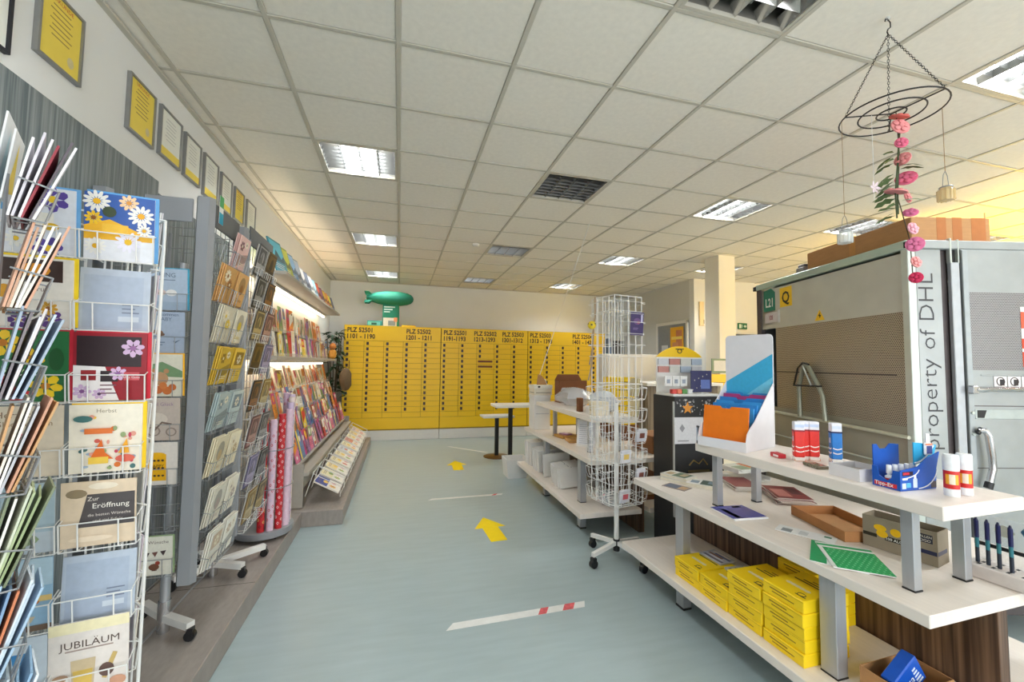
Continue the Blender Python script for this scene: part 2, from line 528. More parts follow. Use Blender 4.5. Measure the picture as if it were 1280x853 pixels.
# tape strips and arrows stuck to the floor
M_tape = mat('floor_tape_white', (222, 222, 218), .6, var=.05)
M_tred = mat('floor_tape_red', (214, 96, 100), .6, var=.2, scale=40)
def tape(xa, ya, xb, yb, w, reds, label):
    m = MB()
    dx, dy = xb-xa, yb-ya
    L = math.hypot(dx, dy)
    T = TM((xa, ya, 0), math.atan2(dy, dx))
    m.prism([(0, -w/2, .0005), (L-.03, -w/2, .0005), (L, w/2, .0005), (.05, w/2, .0005)], (0, 0, .001), M_tape, T)
    for (a, b) in reds:
        m.prism([(a*L, -w/2, .0016), (b*L, -w/2, .0016), (b*L+.04, w/2, .0016), (a*L+.04, w/2, .0016)], (0, 0, .0003), M_tred, T)
    tag(m.build('floor_tape'), label, 'floor tape', 'distance tapes on the floor')
tape(.30, 2.53, 1.215, 2.56, .062, ((.80, .88), (.62, .68)), 'white floor tape strip with a red hatched patch in the aisle')
tape(.35, 4.87, 1.235, 4.885, .05, ((.83, .88),), 'white floor tape strip between the two yellow floor arrows')
tape(.90, 7.86, 1.52, 7.18, .05, (), 'slanting white floor tape strip before the yellow mailbox wall')
M_arrow = mat('arrow_yellow', (250, 216, 8), .5, var=.03)
def arrow(x, y, s, rz, label):
    p = [(-.075, 0), (.075, 0), (.075, .31), (.15, .31), (0, .58), (-.15, .31), (-.075, .31)]
    m = MB().prism([(a*s, b*s, .0006) for a, b in p], (0, 0, .001), M_arrow)
    tag(m.build('floor_arrow', None, (x, y, 0), (0, 0, rz)), label, 'floor arrow', 'yellow arrows on the floor')
arrow(.885, 3.62, 1.0, R(3), 'yellow floor arrow between the two horizontal white tape strips')
arrow(.87, 6.10, 1.0, R(-2), 'yellow floor arrow beside the slanting tape strip before the mailboxes')

# ================================================================== MAILBOX WALL
LY = 8.65
M_sq = mat('mailbox_window', (52, 30, 22), .4, var=.05)
M_let = mat('lettering_brown', (52, 34, 14), .5, var=.05)
M_seam = mat('mailbox_seam', (176, 134, 14), .5)
M_slot = mat('slot_brown', (120, 66, 26), .5, var=.05)
CW, RH = 0.374, 0.1084
door_me = MB().cbox(.004, CW-.004, 0, .012, .0028, RH-.0028, M_yellow, .0012).box(.045, .09, -.003, .001, .026, .086, M_sq).mesh('mailbox_door')
slot_me = MB().cbox(.004, CW-.004, 0, .012, .0028, RH-.0028, M_yellow, .0012).box(.03, .34, -.003, .001, .036, .078, M_slot).mesh('slot_door')
def unit(x0, label, heads, slots=(), ncol=5):
    t = thing('mailbox_unit', label, 'mailbox unit', (x0, LY, 0), 0, 'yellow mailbox units on the back wall')
    W = ncol*CW
    MB().cbox(0, W, .014, .5, .2, 2.27, M_seam, .003).build('carcass', t)
    MB().cbox(0, W, .0, .5, 2.268, 2.272, M_yellow, .001).build('top_plate', t)
    MB().cbox(.002, W, .03, .5, 0, .2, M_white, .003).build('plinth', t)
    MB().cbox(.007, W-.004, 0, .013, 1.97, 2.266, M_yellow, .002).build('header_panel', t)
    MB().cbox(.007, W-.004, 0, .013, .225, .447, M_yellow, .002).build('lower_panel', t)
    for c in range(ncol):
        MB().cbox(c*CW+.003, (c+1)*CW-.003, 0, .012, .453, .554, M_yellow, .0015).build('filler_panel', t)
        for r in range(13):
            s = (c, r) in slots
            link('slot_door' if s else 'mailbox_door', slot_me if s else door_me, t, (c*CW, 0, .557+(12-r)*RH))
    for (x, a, b) in heads:
        m = MB()
        m.text(a, .128, TXT((x, -.001, 2.135), (1, 0, 0), (0, 0, 1)), M_let, .86, bold=.028)
        m.text(b, .128, TXT((x, -.001, 2.01), (1, 0, 0), (0, 0, 1)), M_let, .86, bold=.028)
        m.build('lettering', t)
unit(-1.06, 'yellow mailbox unit headed PLZ 52501 1101 - 1190 and PLZ 52502 1201 - 1211', [(.06, 'PLZ 52501', '1101 - 1190'), (1.18, 'PLZ 52502', '1201 - 1211')])
unit(.815, 'yellow mailbox unit with two wide brown slots, headed 1191-1193, 1213-1293 and 1301-1312', [(.055, 'PLZ 52501', '1191-1193'), (.69, 'PLZ 52502', '1213-1293'), (1.30, 'PLZ 52503', '1301-1312')], ((2, 3), (2, 4)))
unit(2.69, 'yellow mailbox unit headed PLZ 52503 1313 - 1393, behind the white wire stand', [(.05, 'PLZ 52503', '1313 - 1393'), (1.05, 'PLZ 52504', '1401 - 1422')])

# green airship display on top of the mailboxes
M_green = mat('airship_green', (22, 118, 92), .7, var=.03, scale=5)
t = thing('airship_display', 'dark green inflatable airship on a printed green stand above the mailboxes', 'display', (-.2, 8.95, 2.2725))
prof = [(0.0, -.47), (.045, -.46), (.09, -.42), (.125, -.34), (.148, -.2), (.152, -.05), (.146, .1), (.125, .24), (.09, .36), (.06, .43), (.045, .47)]
m = MB().lathe(prof, M_green, 18, T=Matrix.Translation((-.02, 0, .60)) @ Matrix.Rotation(R(-90), 4, 'Y'))
m.build('airship', t)
m = MB()
for a in range(4):
    T = Matrix.Translation((-.02, 0, .60)) @ Matrix.Rotation(R(45+90*a), 4, 'X')
    m.prism([(-.36, -.004, .09), (-.49, -.004, .08), (-.51, -.004, .16), (-.42, -.004, .16)], (0, .008, 0), M_green, T)
m.build('tail_fins', t)
m = MB().cbox(-.165, .165, -.06, .06, 0, .47, M_green, .004)
m.box(-.15, .12, -.062, -.059, .02, .19, ink((214, 206, 190))).box(-.05, .09, -.064, -.061, .03, .13, ink((120, 130, 140))).box(.06, .13, -.064, -.061, .11, .2, ink((222, 140, 90)))
for k in range(3):
    m.box(-.14, .08-.05*k, -.062, -.0595, .40-.05*k, .425-.05*k, ink((190, 216, 205)))
m.build('printed_stand', t)
m = MB().cbox(-.28, .0, -.06, .04, 0, .11, mat('teal_carton', (34, 140, 140), .5), .003).box(-.27, -.03, -.062, -.059, .02, .09, ink((110, 190, 190))).box(-.2, -.1, -.064, -.061, .03, .07, ink((30, 80, 84)))
tag(m.build('teal_carton', None, (-.37, 8.86, 2.2725)), 'small teal printed carton beside the airship stand', 'carton')
m = MB().cbox(0, .28, 0, .12, 0, .045, M_yellow, .003)
tag(m.build('yellow_pack', None, (.02, 8.85, 2.2725)), 'flat yellow pack lying on top of the mailbox unit', 'pack')

# ================================================================== SHELF GONDOLAS
def gondola(label, loc, rz, L, topa, topb, posts, legs):
    """double-sided low shelf: three boards, square legs, striped upright panel; runs along local -y"""
    t = thing('shelf_gondola', label, 'shelf', loc, rz)
    MB().cbox(0, 1.06, -L, 0, .655, .70, M_board, .003).build('middle_board', t)
    MB().cbox(-.10, .515, -L, 0, .195, .24, M_board, .003).build('low_board', t)
    MB().cbox(.595, 1.16, -L, 0, .195, .24, M_board, .003).build('low_board', t)
    MB().cbox(.055, .52, -topb, -topa, 1.02, 1.07, M_board, .003).build('top_board', t)
    MB().cbox(.525, .585, -L+.07, -.02, 0, .653, M_core, .002).build('upright_panel', t)
    for y in posts:
        for x in (.13, .43):
            p = MB().cbox(x, x+.042, y-.021, y+.021, .706, 1.018, M_alu, .002).build('post', t)
            MB().box(x-.001, x+.043, y-.022, y+.022, .700, .706, M_black).build('foot_cap', p)
    for y in legs:
        for x in (.03, .97):
            p = MB().cbox(x, x+.06, y-.036, y+.036, .246, .653, M_alu, .002).cbox(x, x+.06, y-.036, y+.036, .012, .194, M_alu, .002).build('leg', t)
            MB().box(x-.001, x+.061, y-.037, y+.037, 0, .012, M_black).box(x-.001, x+.061, y-.037, y+.037, .24, .246, M_black).build('foot_cap', p)
    return t
gondola('cream shelf unit with striped brown panel carrying yellow cartons and office goods', (1.735, 2.85, 0), R(1.6), 1.80, .60, 1.82, (-.68, -1.665), (-.475, -1.425))
gondola('cream shelf unit with white folded cartons and plastic bags, before the mailboxes', (1.66, 5.45, 0), 0, 2.02, .32, 1.95, (-.75, -1.70), (-.72, -1.71))

# ---- yellow cartons, low board of the near gondola
M_chip = ink((236, 222, 196)); M_ink = ink((40, 34, 22)); M_ink2 = ink((150, 112, 6))
def ycarton(w, dpt, h):
    m = MB().cbox(0, dpt, -w, 0, 0, h, M_yell2, .003)
    for k in range(5):                                   # pale round stickers across the lid
        y = -.06-(w-.12)*k/4
        m.poly([(dpt*.36+.011*math.cos(a*math.pi/5), y+.016*math.sin(a*math.pi/5), h+.0006) for a in range(10)], M_chip)
    for k in range(3):
        m.box(dpt*.60+.02*k, dpt*.60+.02*k+.008, -w+.03, -.03-.03*k, h, h+.0005, M_ink if k < 2 else M_ink2)
    # posthorn mark near the corner
    c = (.045, -w+.045)
    m.tube([(c[0]+.014*math.cos(a*.7), c[1]+.018*math.sin(a*.7), h+.0008) for a in range(9)], .0018, M_ink, 4, True)
    m.box(c[0]-.016, c[0]-.011, c[1]-.03, c[1]+.02, h, h+.001, M_ink)
    # print on the aisle side
    m.box(-.0006, .0005, -w*.62, -w*.18, h*.60, h*.70, M_ink2)
    m.box(-.0006, .0005, -w*.78, -w*.24, h*.36, h*.44, M_ink2)
    m.box(-.0008, .0004, -w+.002, -.002, h*.86, h*.87, M_ink2)
    return m.mesh('yellow_carton')
yc = ycarton(.208, .27, .056)
GO = TM((1.735, 2.85, 0), R(1.6))
def gpt(x, y, z): return tuple(GO @ Vector((x, y, z)))
ystacks = [(-.518, 2, 'end pair'), (-.732, 2, 'second pair'), (-.946, 4, 'stack of four'), (-1.16, 5, 'stack of five')]
for i, (y, n, nm) in enumerate(ystacks):
    for k in range(n):
        p = gpt(-.035+random.uniform(-.006, .006), y+random.uniform(-.003, .003), .2405+k*.0565)
        o = link('yellow_carton', yc, None, p, (0, 0, R(1.6+random.uniform(-1.2, 1.2))))
        where = 'topmost' if k == n-1 else ('bottom' if k == 0 else 'inner')
        tag(o, 'yellow postal carton, %s of the %s on the low shelf' % (where if where != 'inner' else ('second', 'third', 'fourth')[n-2-k]+' from the top', nm), 'carton', 'yellow postal cartons on the low shelf')
for k in range(5):
    o = link('yellow_carton', yc, None, gpt(.245, -1.0, .2405+k*.0565), (0, 0, R(1.6)))
    tag(o, 'flat yellow postal carton in the stack against the striped panel', 'carton', 'yellow cartons against the panel')
for i, (x, y, rz) in enumerate(((.13, -.54, 4), (.13, -.745, -6))):
    m = MB().cbox(0, .12, -.17, 0, 0, .012, ink((176, 176, 186)), .002)
    for j, c in enumerate(((96, 92, 104), (206, 206, 214), (128, 84, 66), (70, 84, 120), (214, 202, 190))):
        m.box(.012+.02*j, .03+.02*j, -.165+.02*(j % 3), -.02-.03*(j % 2), .012, .0125, ink(c))
    tag(m.build('photo_leaflet', None, gpt(x+.0, y, .3545), (0, 0, R(rz))), 'printed photo leaflet pack lying on the %s yellow stack' % ('far' if i == 0 else 'second'), 'leaflet', 'leaflets on the yellow cartons')

# kraft carton holding a blue pack, near end of the low board
t = thing('kraft_carton', 'open kraft carton at the near end of the low shelf', 'box', gpt(.07, -1.52, .2403), R(2))
MB().box(0, .27, -.16, 0, 0, .003, M_brownk).build('base', t)
for (a, b, c, d_) in ((0, .27, -.003, 0), (0, .003, -.16, -.003), (.267, .27, -.16, -.003), (0, .27, -.163, -.16)):
    MB().box(a, b, c, d_, .003, .10, M_brownk).build('side_wall', t)
m = MB().cbox(0, .15, 0, .05, 0, .11, mat('pack_blue', (18, 84, 190), .35), .004)
for k in range(5):
    m.box(.10, .135-.004*k, -.001, .0005, .015+.015*k, .022+.015*k, ink((226, 234, 246)))
m.text('Tesa', .045, TXT((.01, -.0012, .04), (1, 0, 0), (0, 0, 1)), ink((236, 240, 250)))
tag(m.build('blue_pack', None, gpt(.15, -1.63, .2455), (0, R(-33), R(1.6))), 'bright blue pack leaning inside the kraft carton', 'pack')

# ---- things on the middle board (z = .70)
MZ = .7006
def flat(name, label, cat, c, size, rz, h, m0, els=(), group=None):
    m = MB().cbox(-size[0]/2, size[0]/2, -size[1]/2, size[1]/2, 0, h, m0, .0012)
    for (x0, x1, y0, y1, col) in els:
        m.box(x0*size[0], x1*size[0], y0*size[1], y1*size[1], h-.0003, h+.0006, ink(col))
    return tag(m.build(name, None, (c[0], c[1], MZ if len(c) < 3 else c[2]), (0, 0, R(rz))), label, cat, group)
flat('blue_booklet', 'blue and white booklet lying on the middle shelf', 'booklet', (1.92, 2.03), (.215, .205), -4, .008, ink((238, 238, 240)),
     ((-.5, .5, -.44, .5, (72, 74, 158)), (-.36, -.22, -.40, .28, (196, 226, 232)), (.1, .36, .32, .44, (214, 214, 234))))
flat('white_leaflet', 'white leaflet with a small green stamp on the middle shelf', 'leaflet', (2.025, 1.705), (.10, .25), 30, .003, ink((236, 237, 236)),
     ((-.4, .1, .22, .4, (150, 156, 160)), (-.36, .2, -.05, .1, (206, 210, 212)), (.1, .32, -.42, -.30, (60, 132, 100))))
flat('green_booklet', 'white booklet under the green patterned one', 'booklet', (1.935, 1.475), (.20, .27), -52, .004, ink((238, 238, 236)), ((-.5, -.2, -.5, .5, (40, 160, 100)),))
g = MB().cbox(-.105, .105, -.14, .14, 0, .005, ink((240, 240, 238)), .001)
g.box(-.09, .105, -.14, .08, .0048, .0056, ink((34, 168, 98))).box(-.105, .105, .10, .122, .0048, .0056, ink((48, 170, 104)))
for a in range(9):
    for b in range(10):
        g.box(-.083+.021*a+(.01 if b % 2 else 0), -.077+.021*a+(.01 if b % 2 else 0), -.135+.021*b, -.125+.021*b, .0056, .006, ink((120, 206, 150)))
tag(g.build('green_booklet', None, (1.965, 1.435, MZ+.0042), (0, 0, R(-38))), 'green patterned booklet with a white edge', 'booklet')
t = thing('kraft_tray', 'shallow kraft cardboard tray on the middle shelf', 'tray', (2.215, 1.95, MZ), R(-14))
MB().box(0, .25, -.38, 0, 0, .004, M_brownk).build('base', t)
for (a, b, c, d_) in ((0, .25, -.005, 0), (0, .25, -.38, -.375), (0, .005, -.375, -.005), (.245, .25, -.375, -.005)):
    MB().box(a, b, c, d_, .004, .05, mat('kraft_orange', (184, 128, 78), .75)).build('tray_side', t)
for k in range(7):
    m = MB().cbox(-.10, .10, -.14, .14, 0, .0055, ink((214, 200, 190)), .001)
    m.box(-.099, .099, -.139, .139, .0054, .006, ink(((126, 48, 48), (150, 70, 70), (110, 40, 44))[k % 3])).box(-.08, .0, -.1, .06, .006, .0064, ink((190, 120, 112))).box(.02, .08, -.04, .11, .006, .0064, ink((84, 34, 38)))
    o = m.build('magazine', None, (2.43+random.uniform(-.01, .01), 2.17+random.uniform(-.01, .01), MZ+.0064*k), (0, 0, R(-28+random.uniform(-5, 5))))
    tag(o, 'topmost dark red magazine of the stack behind the tray' if k == 6 else 'dark red magazine within the stack behind the tray', 'magazine', 'red magazines on the middle shelf')
for k in range(5):
    m = MB().cbox(-.09, .09, -.13, .13, 0, .0055, ink((224, 216, 206)), .001).box(-.089, .089, -.129, .129, .0054, .006, ink((140, 66, 66)))
    o = m.build('magazine', None, (2.36+random.uniform(-.01, .01), 2.48, MZ+.0064*k), (0, 0, R(-20+random.uniform(-5, 5))))
    tag(o, 'magazine in the lower far stack behind the shelf posts', 'magazine', 'magazines in the far stack')
# kraft box with yellow flowers
t = thing('flower_box', 'grey-brown cardboard box printed with yellow flowers and dark bands', 'box', (2.19, 1.545, MZ), R(13))
M_gk = mat('grey_kraft', (150, 138, 118), .7, var=.05)
m = MB()
m.box(0, .12, -.265, 0, 0, .004, M_gk).box(0, .004, -.265, 0, .004, .145, M_gk).box(.116, .12, -.265, 0, .004, .145, M_gk).box(.004, .116, -.004, 0, .004, .145, M_gk).box(.004, .116, -.265, -.261, .004, .145, M_gk)
m.build('carton_body', t)
m = MB()
for (y, z, a, b) in ((-.075, .075, .022, .017), (-.068, .10, .024, .015), (-.125, .095, .02, .018)):
    m.poly([(-.0008-.0002*z, y+a*math.cos(k*math.pi/8), z+b*math.sin(k*math.pi/8)) for k in range(16)][::-1], ink((250, 196, 20)))
m.box(-.0006, .0004, -.055, -.002, .052, .068, M_ink).box(-.0006, .0004, -.17, -.085, .05, .07, M_ink).box(-.0006, .0004, -.263, -.205, .045, .062, ink((28, 34, 74)))
m.text('100 ALOE', .017, TXT((-.001, -.09, .054), (0, -1, 0), (0, 0, 1)), ink((240, 240, 236)), bold=.01)
m.box(-.0006, .0004, -.25, -.205, .092, .128, ink((30, 30, 52)))
m.text('ALLEN', .014, TXT((-.001, -.207, .113), (0, -1, 0), (0, 0, 1)), ink((220, 214, 200)), bold=.01)
m.text('OGO', .016, TXT((-.001, -.207, .096), (0, -1, 0), (0, 0, 1)), ink((220, 214, 200)), bold=.01)
m.box(.004, .1, -.2656, -.265, .045, .062, ink((28, 34, 74)))
m.build('print', t)
# paperbacks and leaflets at the far end
def paperback(c, rz, w, l, h, cols, label):
    m = MB().cbox(-w/2, w/2, -l/2, l/2, .0015, h-.0015, ink((232, 224, 204)), .001)
    m.box(-w/2-.001, w/2+.001, -l/2-.001, l/2+.001, 0, .0015, ink(cols[0])).box(-w/2-.001, w/2+.001, -l/2-.001, l/2+.001, h-.0015, h, ink(cols[0]))
    m.box(-w*.42, w*.40, -l*.40, l*.1, h, h+.0004, ink(cols[1])).box(-w*.3, w*.2, l*.16, l*.4, h, h+.0004, ink(cols[2]))
    m.box(-w*.2, w*.3, -l*.3, -l*.1, h+.0004, h+.0008, ink(cols[2]))
    tag(m.build('paperback', None, c, (0, 0, R(rz))), label, 'book', 'paperbacks at the far end of the shelf')
paperback((2.02, 2.70, MZ), 28, .15, .21, .022, ((222, 220, 212), (96, 116, 92), (150, 120, 90)), 'lower paperback of the pile at the shelf end')
paperback((2.025, 2.705, MZ+.0232), 22, .15, .21, .02, ((226, 224, 216), (84, 108, 82), (192, 168, 130)), 'upper paperback of the pile with a landscape cover')
paperback((2.10, 2.52, MZ), 40, .15, .22, .03, ((228, 226, 220), (60, 84, 66), (120, 140, 150)), 'thick paperback with a dark green cover beside the post')
flat('postcard_leaflet', 'glossy photo leaflet lying before the paperbacks', 'leaflet', (1.90, 2.56), (.11, .17), 25, .003, ink((150, 134, 124)), ((-.4, .4, -.1, .42, (84, 92, 116)), (-.3, .3, -.42, -.14, (196, 156, 110))))
# pen rack
t = thing('pen_rack', 'clear pen rack with a white slotted base at the shelf end', 'pen rack', (2.30, 1.235, MZ), R(4))
m = MB().cbox(0, .14, -.26, 0, 0, .052, mat('rack_base', (224, 214, 208), .3), .003)
for k in range(6):
    for j in range(3):
        m.box(.02+.035*j, .04+.035*j, -.045-.042*k, -.035-.042*k, .052, .0526, M_black)
m.build('base', t)
MB().box(.10, .104, -.26, 0, .0525, .24, M_glass).build('back_plate', t)
m = MB()
for (y, z, s, c) in ((-.09, .19, .03, (206, 206, 190)), (-.16, .205, .024, (60, 100, 130)), (-.20, .18, .03, (214, 178, 130))):
    m.poly([(.0985, y+s*math.cos(a*.785), z+s*.8*math.sin(a*.785)) for a in range(8)][::-1], ink(c))
m.box(.097, .0995, -.26, 0, .11, .125, M_black)
m.build('printed_card', t)
for k, y in enumerate((-.03, -.062, -.094, -.128, -.21)):
    m = MB().cyl((0, 0, 0), (0, 0, .06), .0065, ink((30, 40, 56)), 10).cyl((0, 0, .06), (0, 0, .10), .0066, ink((46, 120, 130)), 10).cyl((0, 0, .10), (0, 0, .17), .0075, ink((24, 26, 84)), 10).cyl((0, 0, .17), (0, 0, .182), .0055, ink((18, 20, 60)), 10, .003)
    m.box(-.0105, -.0075, -.002, .002, .115, .175, ink((20, 22, 66)))
    p = TM((2.30, 1.235, MZ), R(4)) @ Vector((.045, y, .0527))
    tag(m.build('pen', None, tuple(p)), 'dark blue capped pen standing in the clear rack', 'pen', 'pens in the rack')

# ---- things on the top board (z = 1.07)
TZ = 1.0705
# white folder dispenser
DR = R(19)
t = thing('folder_dispenser', 'white cardboard counter dispenser with a tall blue and white back card', 'dispenser', (1.825, 2.054, TZ), DR)
W2, DP = .145, .33
M_disp = mat('dispenser_card', (226, 224, 228), .5, var=.02)
for s in (-1, 1):
    y = s*W2
    m = MB().prism([(0, y, 0), (DP, y, 0), (DP, y, .38), (.10, y, .165), (.04, y, .125), (.015, y, .10), (0, y, .05)], (0, -.004*s, 0), M_disp)
    m.build('side_wall', t)
MB().box(0, .004, -W2+.004, W2-.004, .004, .055, M_disp).build('front_wall', t)
MB().box(0, DP, -W2+.004, W2-.004, 0, .004, M_disp).build('base', t)
pts = [(-W2, 0), (W2, 0), (W2, .66), (W2-.006, .675), (W2-.02, .682), (-W2+.02, .682), (-W2+.006, .675), (-W2, .66)]
m = MB().prism([(DP+.002, a, b) for a, b in pts], (.008, 0, 0), M_disp)
m.poly([(DP+.0012, -W2+.002, .25), (DP+.0012, W2-.002, .25), (DP+.0012, W2-.002, .38), (DP+.0012, -W2+.002, .56)], ink((64, 176, 222)))
m.poly([(DP+.0008, -W2+.04, .25), (DP+.0008, W2-.06, .25), (DP+.0008, -W2+.002, .42)], ink((120, 206, 236)))
m.build('back_card', t)
fold = [(.03, .24, (238, 122, 22), 'orange'), (.085, .235, (52, 144, 214), 'blue'), (.125, .25, (46, 134, 208), 'blue'), (.165, .265, (58, 152, 220), 'blue'), (.205, .285, (40, 126, 202), 'blue'), (.245, .305, (176, 60, 128), 'magenta'), (.275, .315, (50, 140, 212), 'blue')]
nb = 0
for i, (x, h, c, cn) in enumerate(fold):
    w = .134
    top = [(-w, 0), (w, 0), (w, h), (.035, h), (.025, h-.012), (-.025, h-.012), (-.035, h), (-w, h)]
    m = MB().prism([(0, a, b) for a, b in top], (.009, 0, 0), mat('folder_%02x%02x%02x' % c, c, .4, var=.04))
    p = TM((1.825, 2.054, TZ), DR) @ Vector((x, 0, .005))
    lab = {'orange': 'orange file folder at the front of the white dispenser', 'magenta': 'magenta file folder near the back of the white dispenser', 'blue': 'blue file folder standing in the white dispenser'}[cn]
    tag(m.build('file_folder', None, tuple(p), (0, R(7), DR)), lab, 'folder', 'file folders in the dispenser')
m = MB().cbox(-.02, .02, -.035, .035, 0, .022, ink((196, 44, 52)), .002).box(-.0205, -.0195, -.028, .01, .005, .016, ink((240, 226, 226)))
tag(m.build('red_matchbox', None, (1.965, 1.80, TZ), (0, 0, R(-12))), 'tiny red box with white print beside the dispenser', 'box')
m = MB().cbox(-.006, .006, -.012, .012, 0, .11, ink((40, 40, 48)), .002).box(-.0066, -.006, -.01, .01, .02, .1, ink((190, 200, 220)))
tag(m.build('black_marker_pack', None, (1.80, 2.215, TZ), (0, 0, R(-19))), 'narrow black and white pack standing at the dispenser corner', 'pack')
def pack(c, rz, cols, label):
    m = MB()
    S_ = .68
    m.cbox(-.035, .035, -.026, .026, .02, .155, ink(cols[0]), .006)
    m.cbox(-.034, .034, -.025, .025, .155, .20, ink((226, 226, 234)), .004).cbox(-.036, .036, -.027, .027, 0, .02, ink((232, 228, 222)), .004)
    m.box(-.0355, .0355, -.0265, .0265, .150, .158, ink(cols[1])).box(-.03, .03, -.0268, .0268, .172, .186, ink(cols[2]))
    m.box(-.0356, .0356, -.0266, .0266, .002, .011, ink(cols[3]))
    for s in (0, 1):
        m.tube([(-.0355+.0001*s, -.02+.01*k, .075-.022*s-.006*math.sin(k*math.pi/4)) for k in range(5)], .003, ink((246, 236, 232)), 5)
        m.tube([(-.028+.014*k, -.0265, .075-.022*s-.006*math.sin(k*math.pi/4)) for k in range(5)], .003, ink((246, 236, 232)), 5)
    m.box(-.036, -.034, -.008, .008, .10, .125, ink(cols[2]))
    for v in m.v: v.x *= S_; v.y *= S_
    tag(m.build('stick_pack', None, (c[0], c[1], TZ), (0, 0, R(rz))), label, 'pack', 'blister packs on the top shelf')
red = ((222, 44, 34), (150, 24, 40), (190, 206, 234), (232, 120, 40))
pack((2.00, 1.71), -30, red, 'red and white blister pack, front one of the red group')
pack((2.05, 1.725), -30, red, 'red and white blister pack, middle one of the red group')
pack((2.085, 1.70), -30, red, 'red and white blister pack, last one of the red group')
pack((2.145, 1.63), -30, ((36, 122, 204), (24, 36, 92), (206, 216, 234), (70, 80, 170)), 'blue and white blister pack beside the red ones')
m = MB().cbox(-.028, .028, -.05, .05, 0, .016, ink((120, 112, 96)), .003)
for k in range(24):
    m.box(-.024+.008*(k % 6), -.018+.008*(k % 6), -.045+.023*(k//6), -.03+.023*(k//6), .016, .0165, ink(random.choice(((90, 110, 70), (190, 170, 150), (60, 70, 60), (206, 120, 110)))))
    m.box(-.0285, -.0278, -.048+.004*k, -.0455+.004*k, .002+.002*(k % 5), .006+.002*(k % 5), ink(random.choice(((90, 120, 70), (200, 180, 160), (70, 80, 60)))))
tag(m.build('patterned_tin', None, (1.955, 1.585, TZ), (0, 0, R(-14))), 'small flat tin with a leafy multicolour pattern', 'tin')
t = thing('white_tray_box', 'small open white cardboard box beside the blue correction-fluid display', 'box', (1.885, 1.335, TZ), R(-2))
MB().box(0, .15, 0, .135, 0, .003, M_disp).box(.02, .13, .02, .115, .003, .03, ink((140, 130, 122))).build('base', t)
for (a, b, c, d_) in ((0, .15, 0, .003), (0, .15, .132, .135), (0, .003, .003, .132), (.147, .15, .003, .132)):
    MB().box(a, b, c, d_, .003, .052, M_disp).build('box_side', t)
# blue correction-fluid counter display
t = thing('correction_fluid_display', 'blue counter display box for correction fluid with a raised side card', 'display', (1.905, 1.20, TZ))
M_tb = mat('display_blue', (20, 84, 180), .35, var=.10, scale=14)
M_tc = mat('display_cyan', (40, 164, 214), .35, var=.08, scale=14)
M_navy = ink((24, 34, 110)); M_w = ink((240, 242, 244))
MB().box(0, .20, 0, .10, 0, .004, M_tb).build('base', t)
MB().prism([(0, 0, .004), (0, .10, .004), (0, .10, .08), (0, .082, .08), (0, .075, .045), (0, .045, .03), (0, .03, .045), (0, .025, .075), (0, 0, .075)], (.004, 0, 0), M_tb).build('end_wall', t)
m = MB().prism([(.004, 0, .004), (.20, 0, .004), (.205, 0, .08), (.225, 0, .145), (.15, 0, .12), (.10, 0, .09), (.004, 0, .08)], (0, .004, 0), M_tb)
m.build('side_wall', t)
m = MB()
m.tube([(.10+.105*math.sin(a*.16), -.001, .006+.075*(1-math.cos(a*.16))) for a in range(10)], .0022, M_w, 5)
m.tube([(.01+.095*math.sin(a*.16), -.001, .048+.035*(1-math.cos(a*.16))) for a in range(10)], .002, M_w, 5)
m.box(.012, .07, -.0008, .0003, .058, .074, ink((40, 24, 44))).box(.016, .05, -.0012, .0003, .062, .071, ink((200, 40, 60)))
m.box(.01, .03, -.0008, .0003, .008, .03, ink((206, 222, 236))).box(.034, .056, -.0008, .0003, .012, .03, ink((90, 180, 214))).box(.012, .04, -.0008, .0003, .042, .047, M_w)
m.box(.07, .092, -.0012, .0003, .01, .045, ink((210, 224, 236))).box(.075, .087, -.0012, .0003, .045, .06, M_w)
m.box(.17, .20, -.0008, .0003, .004, .03, ink((60, 52, 58)))
m.box(-.0008, .0003, .012, .092, .006, .022, ink((206, 34, 44)))
m.text('Tipp-Ex', .021, TXT((-.001, .09, .0085), (0, -1, 0), (0, 0, 1)), M_w, bold=.012)
m.build('print', t)
MB().prism([(.004, .096, .004), (.15, .096, .004), (.15, .096, .16), (.10, .096, .165), (.075, .096, .145), (.04, .096, .145), (.025, .096, .165), (.004, .096, .165)], (0, .004, 0), M_tb).build('back_wall', t)
m = MB().prism([(.13, .03, .09), (.24, .03, .105), (.262, .03, .165), (.13, .03, .18)], (0, .004, 0), M_tc)
m.tube([(.13+.0125*k, .0285, .098+.0018*k*k*.45) for k in range(10)], .003, M_w, 5)
m.build('raised_card', t)
m = MB().cbox(.178, .222, .018, .029, .128, .178, ink((232, 228, 230)), .005).box(.184, .216, .0174, .019, .134, .166, ink((52, 62, 130))).cbox(.19, .211, .019, .028, .178, .215, M_w, .004).box(.181, .219, .0176, .019, .168, .175, ink((216, 130, 96)))
m.build('printed_bottle', t)
for k in range(5):
    m = MB().lathe([(.0, 0), (.014, 0), (.014, .04), (.006, .046), (.006, .052), (.0095, .052), (.0085, .085), (.0, .086)], M_w, 12)
    m.cyl((0, 0, .008), (0, 0, .034), .0143, ink((196, 40, 52)), 12)
    tag(m.build('correction_bottle', None, (1.905+.022+.034*k, 1.20+.052, TZ+.0045)), 'white capped correction-fluid bottle inside the blue display', 'bottle', 'bottles in the blue display')
